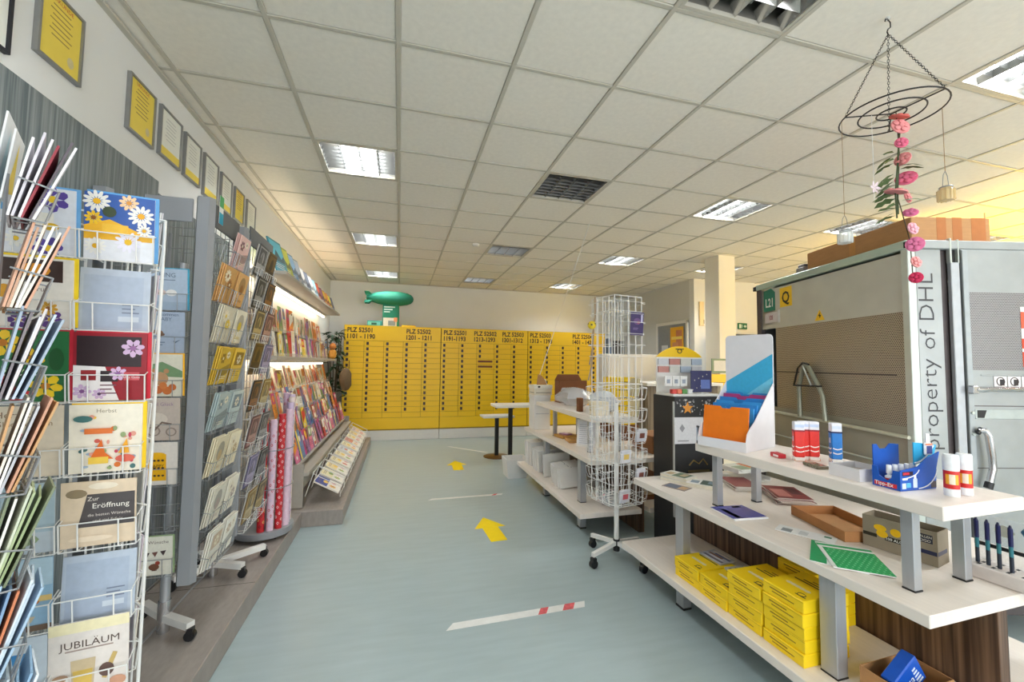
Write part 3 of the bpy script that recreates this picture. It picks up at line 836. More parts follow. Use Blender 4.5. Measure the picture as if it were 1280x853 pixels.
for k, (x, y) in enumerate(((2.045, 1.118), (2.118, 1.118))):
    m = MB().lathe([(0, 0), (.022, 0), (.0225, .004), (.0225, .028)], M_w, 18).cyl((0, 0, .028), (0, 0, .095), .0225, ink((206, 34, 30)), 18).lathe([(.0226, .095), (.0235, .097), (.0235, .148), (.021, .155), (0, .156)], M_w, 18)
    for a in range(7):
        th = math.radians(165+14*a)
        m.add([(.0229*math.cos(th), .0229*math.sin(th), z) for z in (.045, .082)] + [(.0229*math.cos(th+.25), .0229*math.sin(th+.25), z) for z in (.045, .082)], [(0, 2, 3, 1)], ink((236, 222, 200)) if 1 < a < 5 else ink((240, 170, 40)))
    tag(m.build('glue_stick', None, (x, y, TZ)), ('red and white glue stick on the side of the blue display' if k == 0 else 'red and white glue stick on the side of the steel door handle'), 'glue stick', 'glue sticks')

# ================================================================== ROLL CONTAINER CAGE
CA = R(-13.5)
t = thing('roll_container', 'tall grey steel roll container with perforated panels, stencilled property of DHL', 'roll container', (2.94, 1.77, 0), CA)
M_sgold = mat('steel_plate_side', (202, 202, 194), .42, .3, var=.05, scale=5)
L, HT = 1.48, 2.33
def part(name, m, parent=t): return m.build(name, parent)
part('side_plate', MB().box(.012, .022, .04, L-.06, 1.90, HT-.07, M_sgold).box(.012, .022, .04, .05, .18, 1.90, M_sgold).box(.012, .022, 1.24, L-.06, 1.93, 2.28, M_sgold))
part('perforated_side_panel', MB().box(.016, .022, .05, 1.235, 1.20, 1.90, M_perfS))
part('seam_strip', MB().box(.013, .017, .11, 1.23, 1.507, 1.515, M_steel_d))
part('side_plate', MB().box(.018, .024, .04, L-.06, .20, 1.20, mat('steel_plate_low', (170, 166, 150), .45, .3, var=.06, scale=5)))
part('corner_post', MB().cbox(0, .05, 0, .045, .14, HT-.005, M_edge, .003))
part('corner_post', MB().cbox(0, .05, L-.06, L, .14, HT-.005, M_steel_d, .003))
part('corner_post', MB().cbox(1.2, 1.25, 0, .045, .14, HT-.005, M_edge, .003))
part('corner_post', MB().cbox(1.2, 1.25, L-.06, L, .14, HT-.005, M_edge, .003))
part('top_rail', MB().cbox(-.01, .05, .0, L+.005, HT-.055, HT, mat('pale_green_rail', (190, 208, 196), .3, .4, var=.03), .006))
part('top_rail', MB().cbox(.05, 1.26, -.012, .04, HT-.055, HT, M_steel, .006))
part('top_rail', MB().cbox(1.2, 1.26, .04, L, HT-.055, HT, M_steel, .006))
part('top_panel', MB().box(.05, 1.2, .04, L-.01, HT-.03, HT-.02, M_steel))
part('far_panel', MB().box(.05, 1.2, L-.02, L-.01, .2, HT-.06, M_steel))
part('right_panel', MB().box(1.23, 1.24, .05, L-.05, .2, HT-.06, M_steel))
part('floor_frame', MB().cbox(0, 1.25, 0, L, .13, .19, M_steel_d, .004))
for x in (.12, 1.13):
    for y in (.14, L-.14):
        c = part('caster', MB().cyl((x, y-.02, .06), (x, y+.02, .06), .06, M_black, 16).box(x-.03, x+.03, y-.03, y+.03, .12, .131, M_steel))
part('corner_cap', MB().cbox(-.014, .004, -.014, .012, HT-.05, HT-.012, M_black, .003))
part('corner_cap', MB().cbox(-.02, .01, L-.01, L+.025, HT-.055, HT-.015, M_black, .003))
part('side_rail', MB().tube([(-.012, 1.40, 1.160), (-.014, .7, 1.152), (-.012, .02, 1.142)], .012, mat('pale_rail_tube', (214, 214, 196), .3, .4), 8))
part('side_rail', MB().tube([(-.004, 1.38, .96), (-.004, .04, .955)], .006, M_edge, 6))
# folding A-shaped bracket
MG = mat('bracket_steel', (150, 152, 136), .4, .4, var=.06)
m = MB()
m.tube([(-.03, .895, 1.16), (-.03, .90, 1.40), (-.03, .855, 1.53), (-.03, .825, 1.565), (-.03, .79, 1.555), (-.03, .70, 1.42), (-.03, .655, 1.34), (-.03, .635, 1.155)], .017, MG, 8)
part('folding_bracket', m)
part('bracket_bar', MB().tube([(-.05, .93, 1.405), (-.05, .64, 1.412)], .007, M_black, 6).tube([(-.05, .93, 1.405), (-.05, .88, 1.545), (-.05, .825, 1.588), (-.05, .76, 1.575)], .007, M_black, 6).tube([(-.05, .826, 1.565), (-.05, .74, 1.41)], .006, M_edge, 6))
# stickers on the side
def sticker(name, y0, y1, z0, z1, col, txt=None, size=.1, tc=(240, 240, 235), extra=None, label=None):
    m = MB().box(.0105, .0122, y0, y1, z0, z1, ink(col))
    if txt:
        m.text(txt, size, TXT((.0098, (y0+y1)/2, (z0+z1)/2-size*.36), (0, -1, 0), (0, 0, 1)), ink(tc), .85, 'C', bold=.02)
    if extra: extra(m)
    o = part(name, m)
    if label: o['label'] = label
m = MB().prism([(.0105, 1.23, 2.06), (.0105, 1.388, 2.06), (.0105, 1.388, 2.255), (.0105, 1.28, 2.265), (.0105, 1.23, 2.225)], (.0016, 0, 0), ink((28, 126, 104)))
m.text('L21', .11, TXT((.0098, 1.31, 2.10), (0, -1, 0), (0, 0, 1)), ink((240, 244, 240)), .72, 'C', bold=.02)
part('sticker', m)['label'] = 'green sticker reading L21'
sticker('sticker', 1.015, 1.165, 2.075, 2.245, (248, 204, 44), 'Q', .14, (40, 30, 16), label='yellow sticker reading Q')
sticker('sticker', 1.20, 1.375, 1.955, 2.045, (214, 208, 208), 'I0I', .06, (150, 60, 80))
sticker('sticker', 1.17, 1.195, 1.945, 2.06, (232, 232, 232))
m = MB().poly([(.0108, .665, 1.915), (.0108, .715, 2.0), (.0108, .765, 1.915)], ink((244, 196, 30)))
m.poly([(.0100, .713, 1.93), (.0100, .700, 1.955), (.0100, .712, 1.957), (.0100, .706, 1.98), (.0100, .73, 1.95), (.0100, .717, 1.949)], M_ink)
part('sticker', m)['label'] = 'yellow warning triangle with a lightning bolt'
# front: stencilled column
part('front_column', MB().cbox(.05, .205, .0, .012, .2, HT-.055, M_steel, .002))
part('dark_channel', MB().box(.205, .262, .02, .03, .2, HT-.055, M_steel_d))
vx = [v.x for v in text_data('property of DHL', -.004)[0]]
ks = 1.05/(max(vx)*.138)
zz = 1.08
for wd_ in ('property ', 'of ', 'DHL'):
    m = MB()
    m.text(wd_.strip(), .138, TXT((.150, -.0012, zz), (0, 0, 1), (-1, 0, 0)), ink((58, 58, 62)), ks, bold=-.012)
    w_ = max(v.x for v in text_data(wd_.strip(), -.004)[0])
    zz += (w_+.30)*.138*ks
    part('lettering', m)

part('hinge_strip', MB().cbox(.255, .308, -.012, .012, .2, 2.195, mat('hinge_strip_steel', (186, 190, 194), .38, .4), .003))
part('hinge', MB().box(.262, .30, .004, .012, 2.195, HT-.055, M_dark).cbox(.25, .262, -.014, .01, 2.19, HT+.012, M_edge, .002).cbox(.30, .308, -.014, .01, 2.19, HT+.005, M_edge, .002))
# door
dp = part('door', MB().cbox(.318, 1.2, -.016, .006, .2, HT-.057, M_steel, .003))
part('door_edge', MB().cbox(.316, .35, -.022, -.0165, .2, HT-.06, mat('door_edge_steel', (170, 176, 178), .4, .4), .002), dp)
part('perforated_door_panel', MB().box(.353, 1.17, -.0185, -.0165, 1.548, 2.014, M_perfF), dp)
part('door_rib', MB().cbox(.353, 1.17, -.021, -.0165, 1.262, 1.318, mat('door_rib_steel', (188, 196, 194), .35, .4), .002).box(.353, 1.17, -.0175, -.016, 1.335, 1.340, M_steel_d).box(.353, 1.17, -.0175, -.016, .974, .978, M_steel_d).cbox(.40, 1.17, -.02, -.0165, 1.515, 1.525, M_steel, .002), dp)
part('slot', MB().prism([(.364, -.0216, 1.313), (.422, -.0216, 1.313), (.405, -.0216, 1.268), (.364, -.0216, 1.268)], (0, .0004, 0), M_black), dp)
part('latch_bar', MB().tube([(.335, -.045, 1.434), (.37, -.05, 1.432), (.42, -.045, 1.437), (1.18, -.045, 1.44)], .014, M_chrome, 10).cbox(.31, .345, -.055, -.022, 1.41, 1.456, M_chrome, .004), dp)
part('door_handle', MB().tube([(.352, -.035, 1.195), (.372, -.05, 1.198), (.385, -.055, 1.17), (.40, -.055, 1.05), (.402, -.055, .98), (.378, -.055, .90)], .017, M_chrome, 12).cyl((.378, -.055, .905), (.366, -.055, .87), .02, M_black, 12).cyl((.338, -.04, 1.18), (.362, -.04, 1.21), .012, M_black, 8), dp)
m = MB()
for z in (1.297, 1.173):
    m.cyl((.333, -.022, z), (.333, -.03, z), .009, M_edge, 10)
part('bolt', m, dp)
for k in range(3):
    x = .478+.085*k
    m = MB().box(x, x+.078, -.0195, -.0165, 1.453, 1.513, ink((236, 230, 228)))
    m.tube([(x+.039+.024*math.cos(a*.52), -.0205, 1.483+.024*math.sin(a*.52)) for a in range(12)], .0025, ink((60, 40, 40) if k < 2 else (190, 60, 50)), 4, True)
    m.box(x+.035, x+.062, -.0205, -.019, 1.46, 1.495, ink((40, 36, 38)) if k < 2 else ink((120, 50, 46)))
    part('pictogram_sticker', m, dp)
m = MB().box(.66, .95, -.0205, -.0186, 1.57, 1.93, ink((226, 226, 224))).box(.66, .80, -.021, -.02, 1.57, 1.66, ink((214, 70, 40))).box(.66, .74, -.021, -.02, 1.68, 1.74, ink((214, 70, 40))).box(.66, .7, -.021, -.02, 1.80, 1.9, ink((208, 90, 60)))
part('label_sheet', m, dp)
# cardboard box on the container roof
t2 = thing('cardboard_box', 'long brown cardboard box lying on the roof of the roll container', 'box', tuple(TM((2.94, 1.77, 0), CA) @ Vector((.05, .02, HT+.001))), CA)
part('carton_body', MB().cbox(0, .50, 0, .86, 0, .15, M_brownk, .004), t2)
part('tape', MB().box(-.001, .501, .40, .45, .02, .1505, mat('parcel_tape', (188, 132, 70), .3)), t2)
for (xa, xb) in ((.16, .22), (.26, .32), (.38, .47)):
    part('stripe', MB().box(xa, xb, -.001, .0005, 0, .1505, mat('kraft_stripe', (170, 104, 52), .6)), t2)
m = MB().cbox(0, .09, 0, .10, 0, .06, ink((150, 150, 160)), .006).cbox(.01, .08, .01, .09, .06, .085, ink((120, 120, 130)), .006)
tag(m.build('grey_gadget', None, tuple(TM((2.94, 1.77, 0), CA) @ Vector((.06, .93, HT+.001))), (0, 0, CA)), 'small grey plastic housing behind the box on the container roof', 'box')

# ================================================================== LEFT SIDE: PLATFORM
t = thing('display_platform', 'low brown laminate platform along the left wall under the card stands', 'platform')
MB().cbox(XL+.02, -.845, 1.75, 4.32, 0, .14, M_plinth, .004).build('long_section', t)
MB().cbox(XL+.02, -.485, 4.325, 8.3, 0, .14, M_plinth, .004).build('deep_section', t)
MB().box(-1.2, -1.19, 1.75, 4.3, .14, .146, M_alu).build('rail', t)
MB().box(XL+.03, -.85, 3.05, 3.054, .1402, .1404, M_dark).build('joint', t)

# ================================================================== GREETING CARDS
CARD = {}
def flower(m, x, z, y, r, pc, cc, n=9, rot=0.0):
    for k in range(n):
        a = 2*math.pi*k/n+rot
        d = Vector((math.cos(a), 0, math.sin(a))); e = Vector((-math.sin(a), 0, math.cos(a)))
        c = Vector((x, y, z))
        w = r*1.9/n
        m.poly([c+d*r*.2, c+d*r*.55-e*w, c+d*r*.9-e*w*.7, c+d*r, c+d*r*.9+e*w*.7, c+d*r*.55+e*w], ink(pc))
    m.poly([(x+r*.28*math.cos(2*math.pi*k/9), y-.0001, z+r*.28*math.sin(2*math.pi*k/9)) for k in range(9)], ink(cc))
def card_mesh(w, h, base, els=(), env=None, thick=.003):
    """folded card standing upright, bottom centre at the origin, printed face towards -y"""
    m = MB().box(-w/2, w/2, 0, thick, 0, h, ink(base))
    if env:
        m.box(-w/2+.003, w/2+.007, thick+.0005, thick+.003, .002, h+.005, ink(env))
    y = -.0003
    for e in els:
        k = e[0]
        if k == 'r':
            m.poly([(w*(e[1]-.5), y, h*e[2]), (w*(e[3]-.5), y, h*e[2]), (w*(e[3]-.5), y, h*e[4]), (w*(e[1]-.5), y, h*e[4])], ink(e[5]))
        elif k == 'f':
            flower(m, w*(e[1]-.5), h*e[2], y, w*e[3], e[4], e[5], e[6] if len(e) > 6 else 9, e[1]*7)
        elif k == 'c':
            rx = w*e[3]; rz = w*(e[5] if len(e) > 5 else e[3])
            m.poly([(w*(e[1]-.5)+rx*math.cos(a*math.pi/6), y, h*e[2]+rz*math.sin(a*math.pi/6)) for a in range(12)], ink(e[4]))
        elif k == 'p':
            m.poly([(w*(a-.5), y, h*b) for a, b in e[1]], ink(e[2]))
        elif k == 't':
            m.text(e[1], w*e[4], TXT((w*(e[2]-.5), y, h*e[3]), (1, 0, 0), (0, 0, 1)), ink(e[5]), 1.0, e[6] if len(e) > 6 else 'C')
        elif k == 'l':
            for j in range(e[4]):
                m.poly([(w*(e[1]-.5), y, h*(e[2]-.06*j)), (w*(e[3]-.5-.06*(j % 2)), y, h*(e[2]-.06*j)), (w*(e[3]-.5-.06*(j % 2)), y, h*(e[2]-.06*j+.018)), (w*(e[1]-.5), y, h*(e[2]-.06*j+.018))], ink(e[5]))
        y -= .00018
    return m.mesh('greeting_card')
def put_card(me, loc, rz, tilt, label, group=None, name='greeting_card', cat='card'):
    return tag(link(name, me, None, loc, (tilt, 0, rz)), label, cat, group)
WH, CRM, DKG = (240, 238, 232), (232, 220, 200), (72, 66, 66)
D1 = card_mesh(.128, .155, (228, 230, 236), [('r', 0, .45, 1, 1, (52, 92, 168)), ('p', ((0, .5), (.35, .62), (.8, .46), (1, .40), (1, .33), (0, .3)), (238, 180, 44)), ('f', .17, .87, .2, WH, (236, 180, 30), 12), ('f', .62, .9, .15, (240, 204, 160), (220, 150, 60)), ('f', .80, .72, .2, WH, (236, 170, 30), 12), ('f', .13, .62, .13, (242, 196, 40), (150, 90, 20)), ('f', .62, .30, .2, (236, 234, 248), (232, 186, 30), 12), ('f', .16, .2, .16, WH, (232, 176, 30), 12), ('r', .25, .42, .62, .55, (240, 190, 60)), ('c', .35, .73, .1, (60, 74, 50)), ('f', .85, .5, .12, WH, (232, 176, 30), 11)], (96, 160, 214))
D2 = card_mesh(.128, .155, (184, 194, 208), [('r', .05, .1, .9, .9, (172, 184, 202)), ('l', .6, .45, .85, 3, (120, 128, 150)), ('r', .55, .2, .85, .28, (206, 214, 224))])
D3 = card_mesh(.13, .158, (150, 26, 40), [('r', .04, .5, .92, .95, (46, 30, 34)), ('f', .8, .78, .17, (208, 176, 208), (150, 100, 150), 7), ('p', ((.0, .0), (.62, .0), (.42, .5), (.0, .52)), (236, 230, 228)), ('r', .1, .3, .3, .45, (150, 40, 44)), ('r', .36, .28, .6, .44, (50, 40, 44)), ('f', .6, .4, .13, (214, 180, 214), (150, 100, 160), 7), ('f', .12, .14, .13, (206, 176, 210), (130, 80, 140), 7), ('f', .35, .1, .1, (206, 176, 210), (90, 60, 100), 7), ('l', .36, .22, .58, 3, (120, 80, 90)), ('r', .68, .3, .9, .42, (206, 90, 96)), ('t', 'Alles Gute', .78, .33, .06, (240, 220, 220))], (206, 36, 56))
els = [('t', 'Herbst', .5, .88, .1, (150, 140, 120))]
pal = [(224, 120, 50), (206, 96, 84), (76, 116, 116), (238, 196, 60), (150, 168, 120), (226, 160, 140), (160, 180, 200), (200, 70, 90)]
rr = random.Random(5)
for k in range(34):
    els.append(('c', .1+.8*rr.random(), .06+.78*rr.random(), .018+.03*rr.random(), rr.choice(pal), .02+.03*rr.random()))
els += [('p', ((.3, .22), (.45, .5), (.5, .3), (.62, .2)), (226, 110, 40)), ('c', .78, .2, .14, (222, 104, 84), .07), ('c', .2, .8, .13, (74, 120, 118), .06), ('r', .22, .58, .6, .66, (226, 120, 60)), ('p', ((.68, .28), (.8, .5), (.84, .28)), (240, 170, 50)), ('r', .28, .14, .55, .24, (240, 200, 80))]
D4 = card_mesh(.128, .158, (240, 232, 214), els, (246, 204, 30))
D5 = card_mesh(.13, .15, (226, 204, 176), [('c', .2, .82, .14, (150, 132, 104), .08), ('c', .55, .92, .2, (240, 226, 204), .06), ('p', ((.22, .3), (.98, .3), (.98, .80), (.34, .80)), (84, 78, 78)), ('t', 'Zur', .42, .70, .10, (236, 226, 214)), ('t', 'Eröffnung', .66, .58, .13, (244, 238, 228)), ('t', 'die besten Wünsche', .64, .46, .07, (220, 210, 200)), ('t', 'und viel Erfolg', .62, .37, .07, (220, 210, 200)), ('c', .4, .12, .3, (236, 216, 190), .05)])
D7 = card_mesh(.135, .175, (232, 222, 214), [('r', 0, .86, 1, 1, (244, 232, 190)), ('t', 'JUBILÄUM', .5, .66, .17, (96, 78, 70)), ('l', .2, .62, .8, 1, (170, 150, 140)), ('p', ((.3, .0), (.55, .0), (.58, .5), (.27, .5)), (208, 186, 150)), ('p', ((.33, .0), (.52, .0), (.545, .36), (.30, .36)), (226, 190, 96)), ('p', ((.66, .2), (.72, .18), (.86, .5), (.8, .52)), (206, 176, 110)), ('c', .72, .3, .1, (110, 84, 76), .12), ('c', .15, .3, .1, (190, 150, 120), .06), ('c', .86, .12, .12, (214, 160, 130), .09), ('c', .24, .12, .08, (130, 96, 84), .05)])
B1 = card_mesh(.12, .15, (226, 230, 240), [('r', 0, .6, .3, 1, (96, 160, 210)), ('r', .0, .3, .3, .45, (220, 224, 230)), ('f', .68, .83, .24, (92, 72, 160), (246, 206, 40), 6), ('f', .62, .1, .22, (84, 64, 156), (246, 204, 40), 6), ('c', .15, .72, .1, (240, 196, 40)), ('r', .3, .42, .7, .62, (240, 236, 226)), ('f', .2, .2, .16, WH, (240, 200, 50)), ('c', .66, .42, .12, (230, 186, 40), .07)], (110, 170, 220))
B2 = card_mesh(.125, .155, (238, 232, 222), [('r', .05, .66, .86, .97, (60, 40, 34)), ('c', .5, .82, .2, (230, 150, 30), .12), ('t', 'Gruß', .56, .52, .12, (140, 120, 110)), ('r', .1, .18, .4, .34, (150, 96, 40)), ('f', .3, .1, .16, (88, 52, 128), (240, 200, 40), 6), ('f', .72, .12, .17, (96, 60, 136), (240, 196, 40), 6), ('f', .68, .28, .13, (214, 160, 50), (150, 90, 30)), ('c', .12, .5, .12, (224, 160, 40))], (248, 214, 40))
B3 = card_mesh(.13, .158, (40, 110, 62), [('f', .2, .82, .22, (250, 206, 40), (200, 120, 20), 6), ('f', .72, .22, .22, (250, 210, 40), (206, 130, 30), 6), ('f', .42, .1, .16, (206, 40, 44), (120, 20, 24), 7), ('f', .55, .62, .17, (245, 200, 50), (190, 120, 20), 6), ('c', .2, .3, .16, (196, 36, 44), .12), ('c', .85, .6, .1, (30, 86, 44), .2), ('t', 'Glückwunsch', .45, .42, .1, (220, 236, 180))], (206, 40, 60))
B4 = card_mesh(.13, .158, (228, 214, 192), [('t', 'Herzlichen', .5, .84, .15, (140, 112, 84)), ('t', 'Glückwunsch', .52, .72, .13, (160, 130, 96)), ('f', .55, .46, .12, (214, 120, 140), (170, 60, 80), 6), ('f', .5, .56, .08, (220, 140, 150), (160, 80, 90), 6), ('c', .6, .36, .06, (206, 96, 120)), ('t', 'ALLES', .5, .2, .12, (180, 158, 128)), ('t', 'LIEBE', .5, .1, .12, (180, 158, 128))])
B5 = card_mesh(.12, .155, (196, 206, 214), [('r', 0, .3, 1, 1, (176, 196, 206)), ('c', .5, .2, .3, (150, 168, 130), .12)])
B6 = card_mesh(.13, .16, (150, 186, 212), [('r', 0, .62, 1, 1, (184, 208, 222)), ('t', 'Gute', .5, .70, .2, (70, 90, 110)), ('t', 'Zeit', .5, .54, .22, (70, 86, 104)), ('r', 0, .40, 1, .48, (222, 190, 120)), ('p', ((.1, .16), (.75, .12), (.8, .2), (.05, .24)), (206, 190, 160)), ('p', ((.2, .2), (.7, .2), (.6, .3), (.3, .28)), (150, 170, 60)), ('c', .4, .12, .14, (196, 70, 50), .05), ('c', .75, .4, .1, (214, 120, 40), .05), ('r', 0, .0, 1, .08, (120, 100, 84))])
B7 = card_mesh(.13, .16, (206, 216, 226), [('r', .1, .0, .8, .8, (58, 132, 190)), ('t', 'Reise', .42, .42, .22, (236, 240, 244)), ('r', .4, 0, .8, .16, (244, 206, 60)), ('c', .3, .2, .2, (140, 190, 220), .1)])
# cards of the grey stand
E1 = card_mesh(.165, .20, (176, 190, 208), [('t', 'RING', .5, .80, .18, (90, 100, 120)), ('l', .3, .72, .7, 1, (110, 120, 140)), ('c', .35, .42, .12, (214, 190, 184), .09), ('c', .6, .42, .14, (236, 232, 230), .10), ('r', .0, .0, 1, .2, (160, 176, 196))], (64, 160, 190))
E2 = card_mesh(.165, .20, (168, 180, 200), [('t', 'Willkommen', .5, .9, .13, (70, 84, 108)), ('t', 'BABY', .5, .78, .15, (90, 104, 128)), ('c', .3, .5, .16, (146, 110, 84), .07), ('c', .4, .45, .1, (120, 90, 70), .05), ('l', .15, .25, .5, 2, (90, 104, 128)), ('p', ((.7, .3), (.76, .24), (.9, .34), (.76, .28)), (90, 104, 128))])
E3 = card_mesh(.165, .205, (222, 216, 198), [('p', ((0, .7), (.5, .82), (1, .6), (1, .45), (0, .5)), (120, 150, 110)), ('c', .45, .42, .2, (196, 150, 110), .2), ('c', .3, .6, .07, (190, 140, 100)), ('c', .6, .6, .07, (190, 140, 100)), ('c', .4, .16, .12, (206, 110, 60)), ('c', .62, .14, .12, (214, 120, 60)), ('c', .52, .26, .1, (220, 130, 70)), ('c', .75, .22, .1, (210, 116, 60))], (244, 178, 30))
E4 = card_mesh(.165, .205, (196, 180, 168), [('c', .4, .5, .3, (214, 200, 186), .2), ('c', .35, .22, .17, (150, 132, 122), .15), ('c', .35, .22, .13, (196, 180, 168), .115), ('c', .78, .2, .14, (150, 132, 122), .13), ('c', .78, .2, .1, (196, 180, 168), .095), ('p', ((.35, .25), (.55, .45), (.8, .4), (.78, .36), (.56, .41), (.38, .22)), (120, 100, 90)), ('t', 'Viel Glück', .55, .82, .14, (150, 120, 150))])
els = [('r', .28, .1, .72, .72, (240, 178, 20)), ('c', .5, .72, .2, (240, 178, 20), .06)]
for k in range(12):
    els.append(('c', .34+.1*(k % 4), .22+.18*(k//4), .035, (70, 50, 40), .03))
els.append(('t', 'HAPPY', .5, .42, .12, (90, 60, 20)))
E5 = card_mesh(.165, .205, (226, 216, 206), els)
E6 = card_mesh(.165, .185, (224, 220, 206), [('t', 'Beste Wünsche', .5, .82, .13, (110, 90, 80)), ('p', ((.1, .62), (.25, .62), (.18, .5)), (90, 60, 60)), ('p', ((.3, .6), (.45, .6), (.38, .46)), (60, 50, 50)), ('p', ((.5, .6), (.65, .62), (.58, .48)), (120, 80, 70)), ('p', ((.7, .62), (.85, .64), (.78, .5)), (70, 56, 56)), ('c', .55, .22, .13, (110, 70, 50), .1), ('c', .64, .32, .06, (150, 60, 44)), ('l', .5, .12, .62, 1, (90, 70, 60))], (140, 160, 120))

# ------------------------------------------------------------------ wire pockets
def pocket(m, T, w, h, dep, wire, r=.0017, tilt=0.0, split=True):
    """wire pocket: T puts its bottom-centre at the card foot, opening upward, front towards -y"""
    a, f = w/2+.004, -dep
    k = math.sin(tilt)*h
    hb = h*.42
    yo = f-k*.42
    m.tube([(-a, .008, hb+.012), (-a, yo, hb), (a, yo, hb), (a, .008, hb+.012)], r, wire, 5, T=T)
    m.tube([(-a, .008, 0), (-a, f, 0), (a, f, 0), (a, .008, 0)], r, wire, 5, T=T)
    for x in ((-.28*w, .28*w) if split else (0,)):
        m.tube([(x, .008, 0), (x, f, 0), (x, yo, hb)], r, wire, 5, T=T)
    for x in (-a, a):
        m.tube([(x, f, 0), (x, yo, hb)], r, wire, 5, T=T)

def caster_foot(m, x, y, z, s=1.0):
    m.cyl((x, y-.012*s, z+.022*s), (x, y+.012*s, z+.022*s), .022*s, M_black, 12)
    m.box(x-.012*s, x+.012*s, y-.014*s, y+.014*s, z+.022*s, z+.055*s, M_black)

# ---- spinner 1: white wire, three-sided
ROWZ = [1.785-.165*k for k in range(9)]
ang0 = R(11)
fc = Vector((-.722, 1.19, 0))
nrm = Vector((math.sin(ang0), -math.cos(ang0), 0))
ctr = fc - nrm*.095
t = thing('card_spinner', 'white wire three-sided spinner full of greeting cards, standing before the grey one', 'card stand', (ctr.x, ctr.y, 0))
MB().cyl((0, 0, .05), (0, 0, 1.92), .016, M_greyd, 12).build('pole', t)
b = MB()
for k in range(5):
    a = R(20+72*k)
    b.prism([(.02*math.cos(a+1.5), .02*math.sin(a+1.5), .055), (.02*math.cos(a-1.5), .02*math.sin(a-1.5), .055), (.17*math.cos(a)+.012*math.cos(a-1.57), .17*math.sin(a)+.012*math.sin(a-1.57), .055), (.17*math.cos(a)+.012*math.cos(a+1.57), .17*math.sin(a)+.012*math.sin(a+1.57), .055)], (0, 0, .02), M_white)
    caster_foot(b, .16*math.cos(a), .16*math.sin(a), 0)
b.build('base', t)
for fidx in range(3):
    az = ang0+R(120*fidx)
    F = TM((0, 0, 0), az) @ Matrix.Translation((0, -.095, 0))
    fr = MB()
    for x in (-.145, -.10, -.035, .0, .035, .10, .145):
        fr.tube([(x, .012, .42), (x, .012, 1.90)], .0022 if abs(x) < .14 else .003, M_wire, 5, T=F)
    for z in (.42, .95, 1.45, 1.90):
        fr.tube([(-.145, .012, z), (.145, .012, z)], .0025, M_wire, 5, T=F)
    fr.build('face_frame', t)
    for x in ((-.069, .069) if fidx == 0 else ((-.069,) if fidx == 1 else ())):
        for z in ROWZ[:8]:
            pk = MB()
            pocket(pk, F @ Matrix.Translation((x+(.012 if fidx else 0), -.004+(.02 if fidx else 0), z-.006)), .124 if fidx == 0 else .08, .15, .022 if fidx == 0 else .010, M_wire, .0016, R(9 if fidx == 0 else 4))
            pk.build('wire_pocket', t)
def s1(col, row, me, label, x=0.0, dz=0.0, dep=.012, tilt=6):
    F = TM((ctr.x, ctr.y, 0), ang0) @ Matrix.Translation((0, -.095, 0))
    p = F @ Vector(((.069 if col == 'A' else -.069)+x, -dep, ROWZ[row]-.003+dz))
    put_card(me, tuple(p), ang0, R(tilt), label, 'cards on the white wire spinner')
s1('A', 0, D1, 'greeting card with white daisies on a blue ground')
s1('A', 1, D2, 'plain pale blue-grey card deep in its wire pocket', -.005, -.01, .002, 2)
s1('A', 2, D3, 'burgundy card with pink lilies and a red envelope')
s1('A', 3, D4, 'cream card scattered with little autumn drawings, yellow envelope')
s1('A', 4, D5, 'beige card with a dark plate reading Zur Eröffnung', -.004)
s1('A', 6, D7, 'cream JUBILÄUM card with champagne glass', -.004)
s1('A', 5, D2, 'blue-grey card deep in the pocket above the JUBILÄUM card', 0, -.01, .002, 2)
s1('B', 0, B1, 'card with purple pansies and light blue corner')
s1('B', 1, B2, 'white card with purple flowers and bright yellow envelope', .002)
s1('B', 2, B3, 'green card with yellow and red flowers, red envelope')
s1('B', 3, B4, 'cream card lettered Herzlichen Glückwunsch')
s1('B', 4, B5, 'pale blue card half hidden under the cream Glückwunsch card')
s1('B', 5, B6, 'sky blue card with coloured rowing boats')
s1('B', 6, B7, 'blue and yellow travel card at the bottom')
edge_me = [card_mesh(.075, .15, c) for c in ((236, 234, 230), (214, 208, 214), (206, 190, 200), (228, 220, 204))]
for k in range(7):
    F = TM((ctr.x, ctr.y, 0), ang0+R(120)) @ Matrix.Translation((0, -.095, 0))
    for j in range(2):
        p = F @ Vector((-.058, .014-.004*j, ROWZ[k]-.003))
        put_card(edge_me[(k+j) % 4], tuple(p), ang0+R(120), R(3), '%s card edge-on in flank row %s of the white wire spinner' % (('inner', 'outer')[j], ('one', 'two', 'three', 'four', 'five', 'six', 'seven')[k]), 'edge-on cards on the right flank')

# ---- spinner 0: dark post at the picture edge with fans of cards seen edge-on
rz0 = R(126.0)
od = Vector((math.cos(R(36)), math.sin(R(36)), 0))
wd = Vector((-math.sin(R(36)), math.cos(R(36)), 0))
c0 = Vector((-.722, .985, 0))
t = thing('card_spinner', 'dark-posted card stand with fans of cards seen edge-on', 'card stand', (c0.x-.06, c0.y-.02, 0))
MB().cbox(-.016, .016, -.016, .016, .05, 2.0, mat('dark_bronze', (58, 50, 46), .45, .3), .003).build('post', t)
MB().tube([(.03, .02, .06), (.03, .02, 1.98)], .007, M_wireg, 6).tube([(.05, .035, .06), (.05, .035, 1.9)], .003, M_wireg, 5).build('rods', t)
b = MB()
for k in range(4):
    a = R(30+90*k)
    b.tube([(0, 0, .06), (.11*math.cos(a), .11*math.sin(a), .055)], .013, M_greyd, 6)
    caster_foot(b, .10*math.cos(a), .10*math.sin(a), 0)
b.build('base', t)
R0 = [1.80-.165*k for k in range(7)]
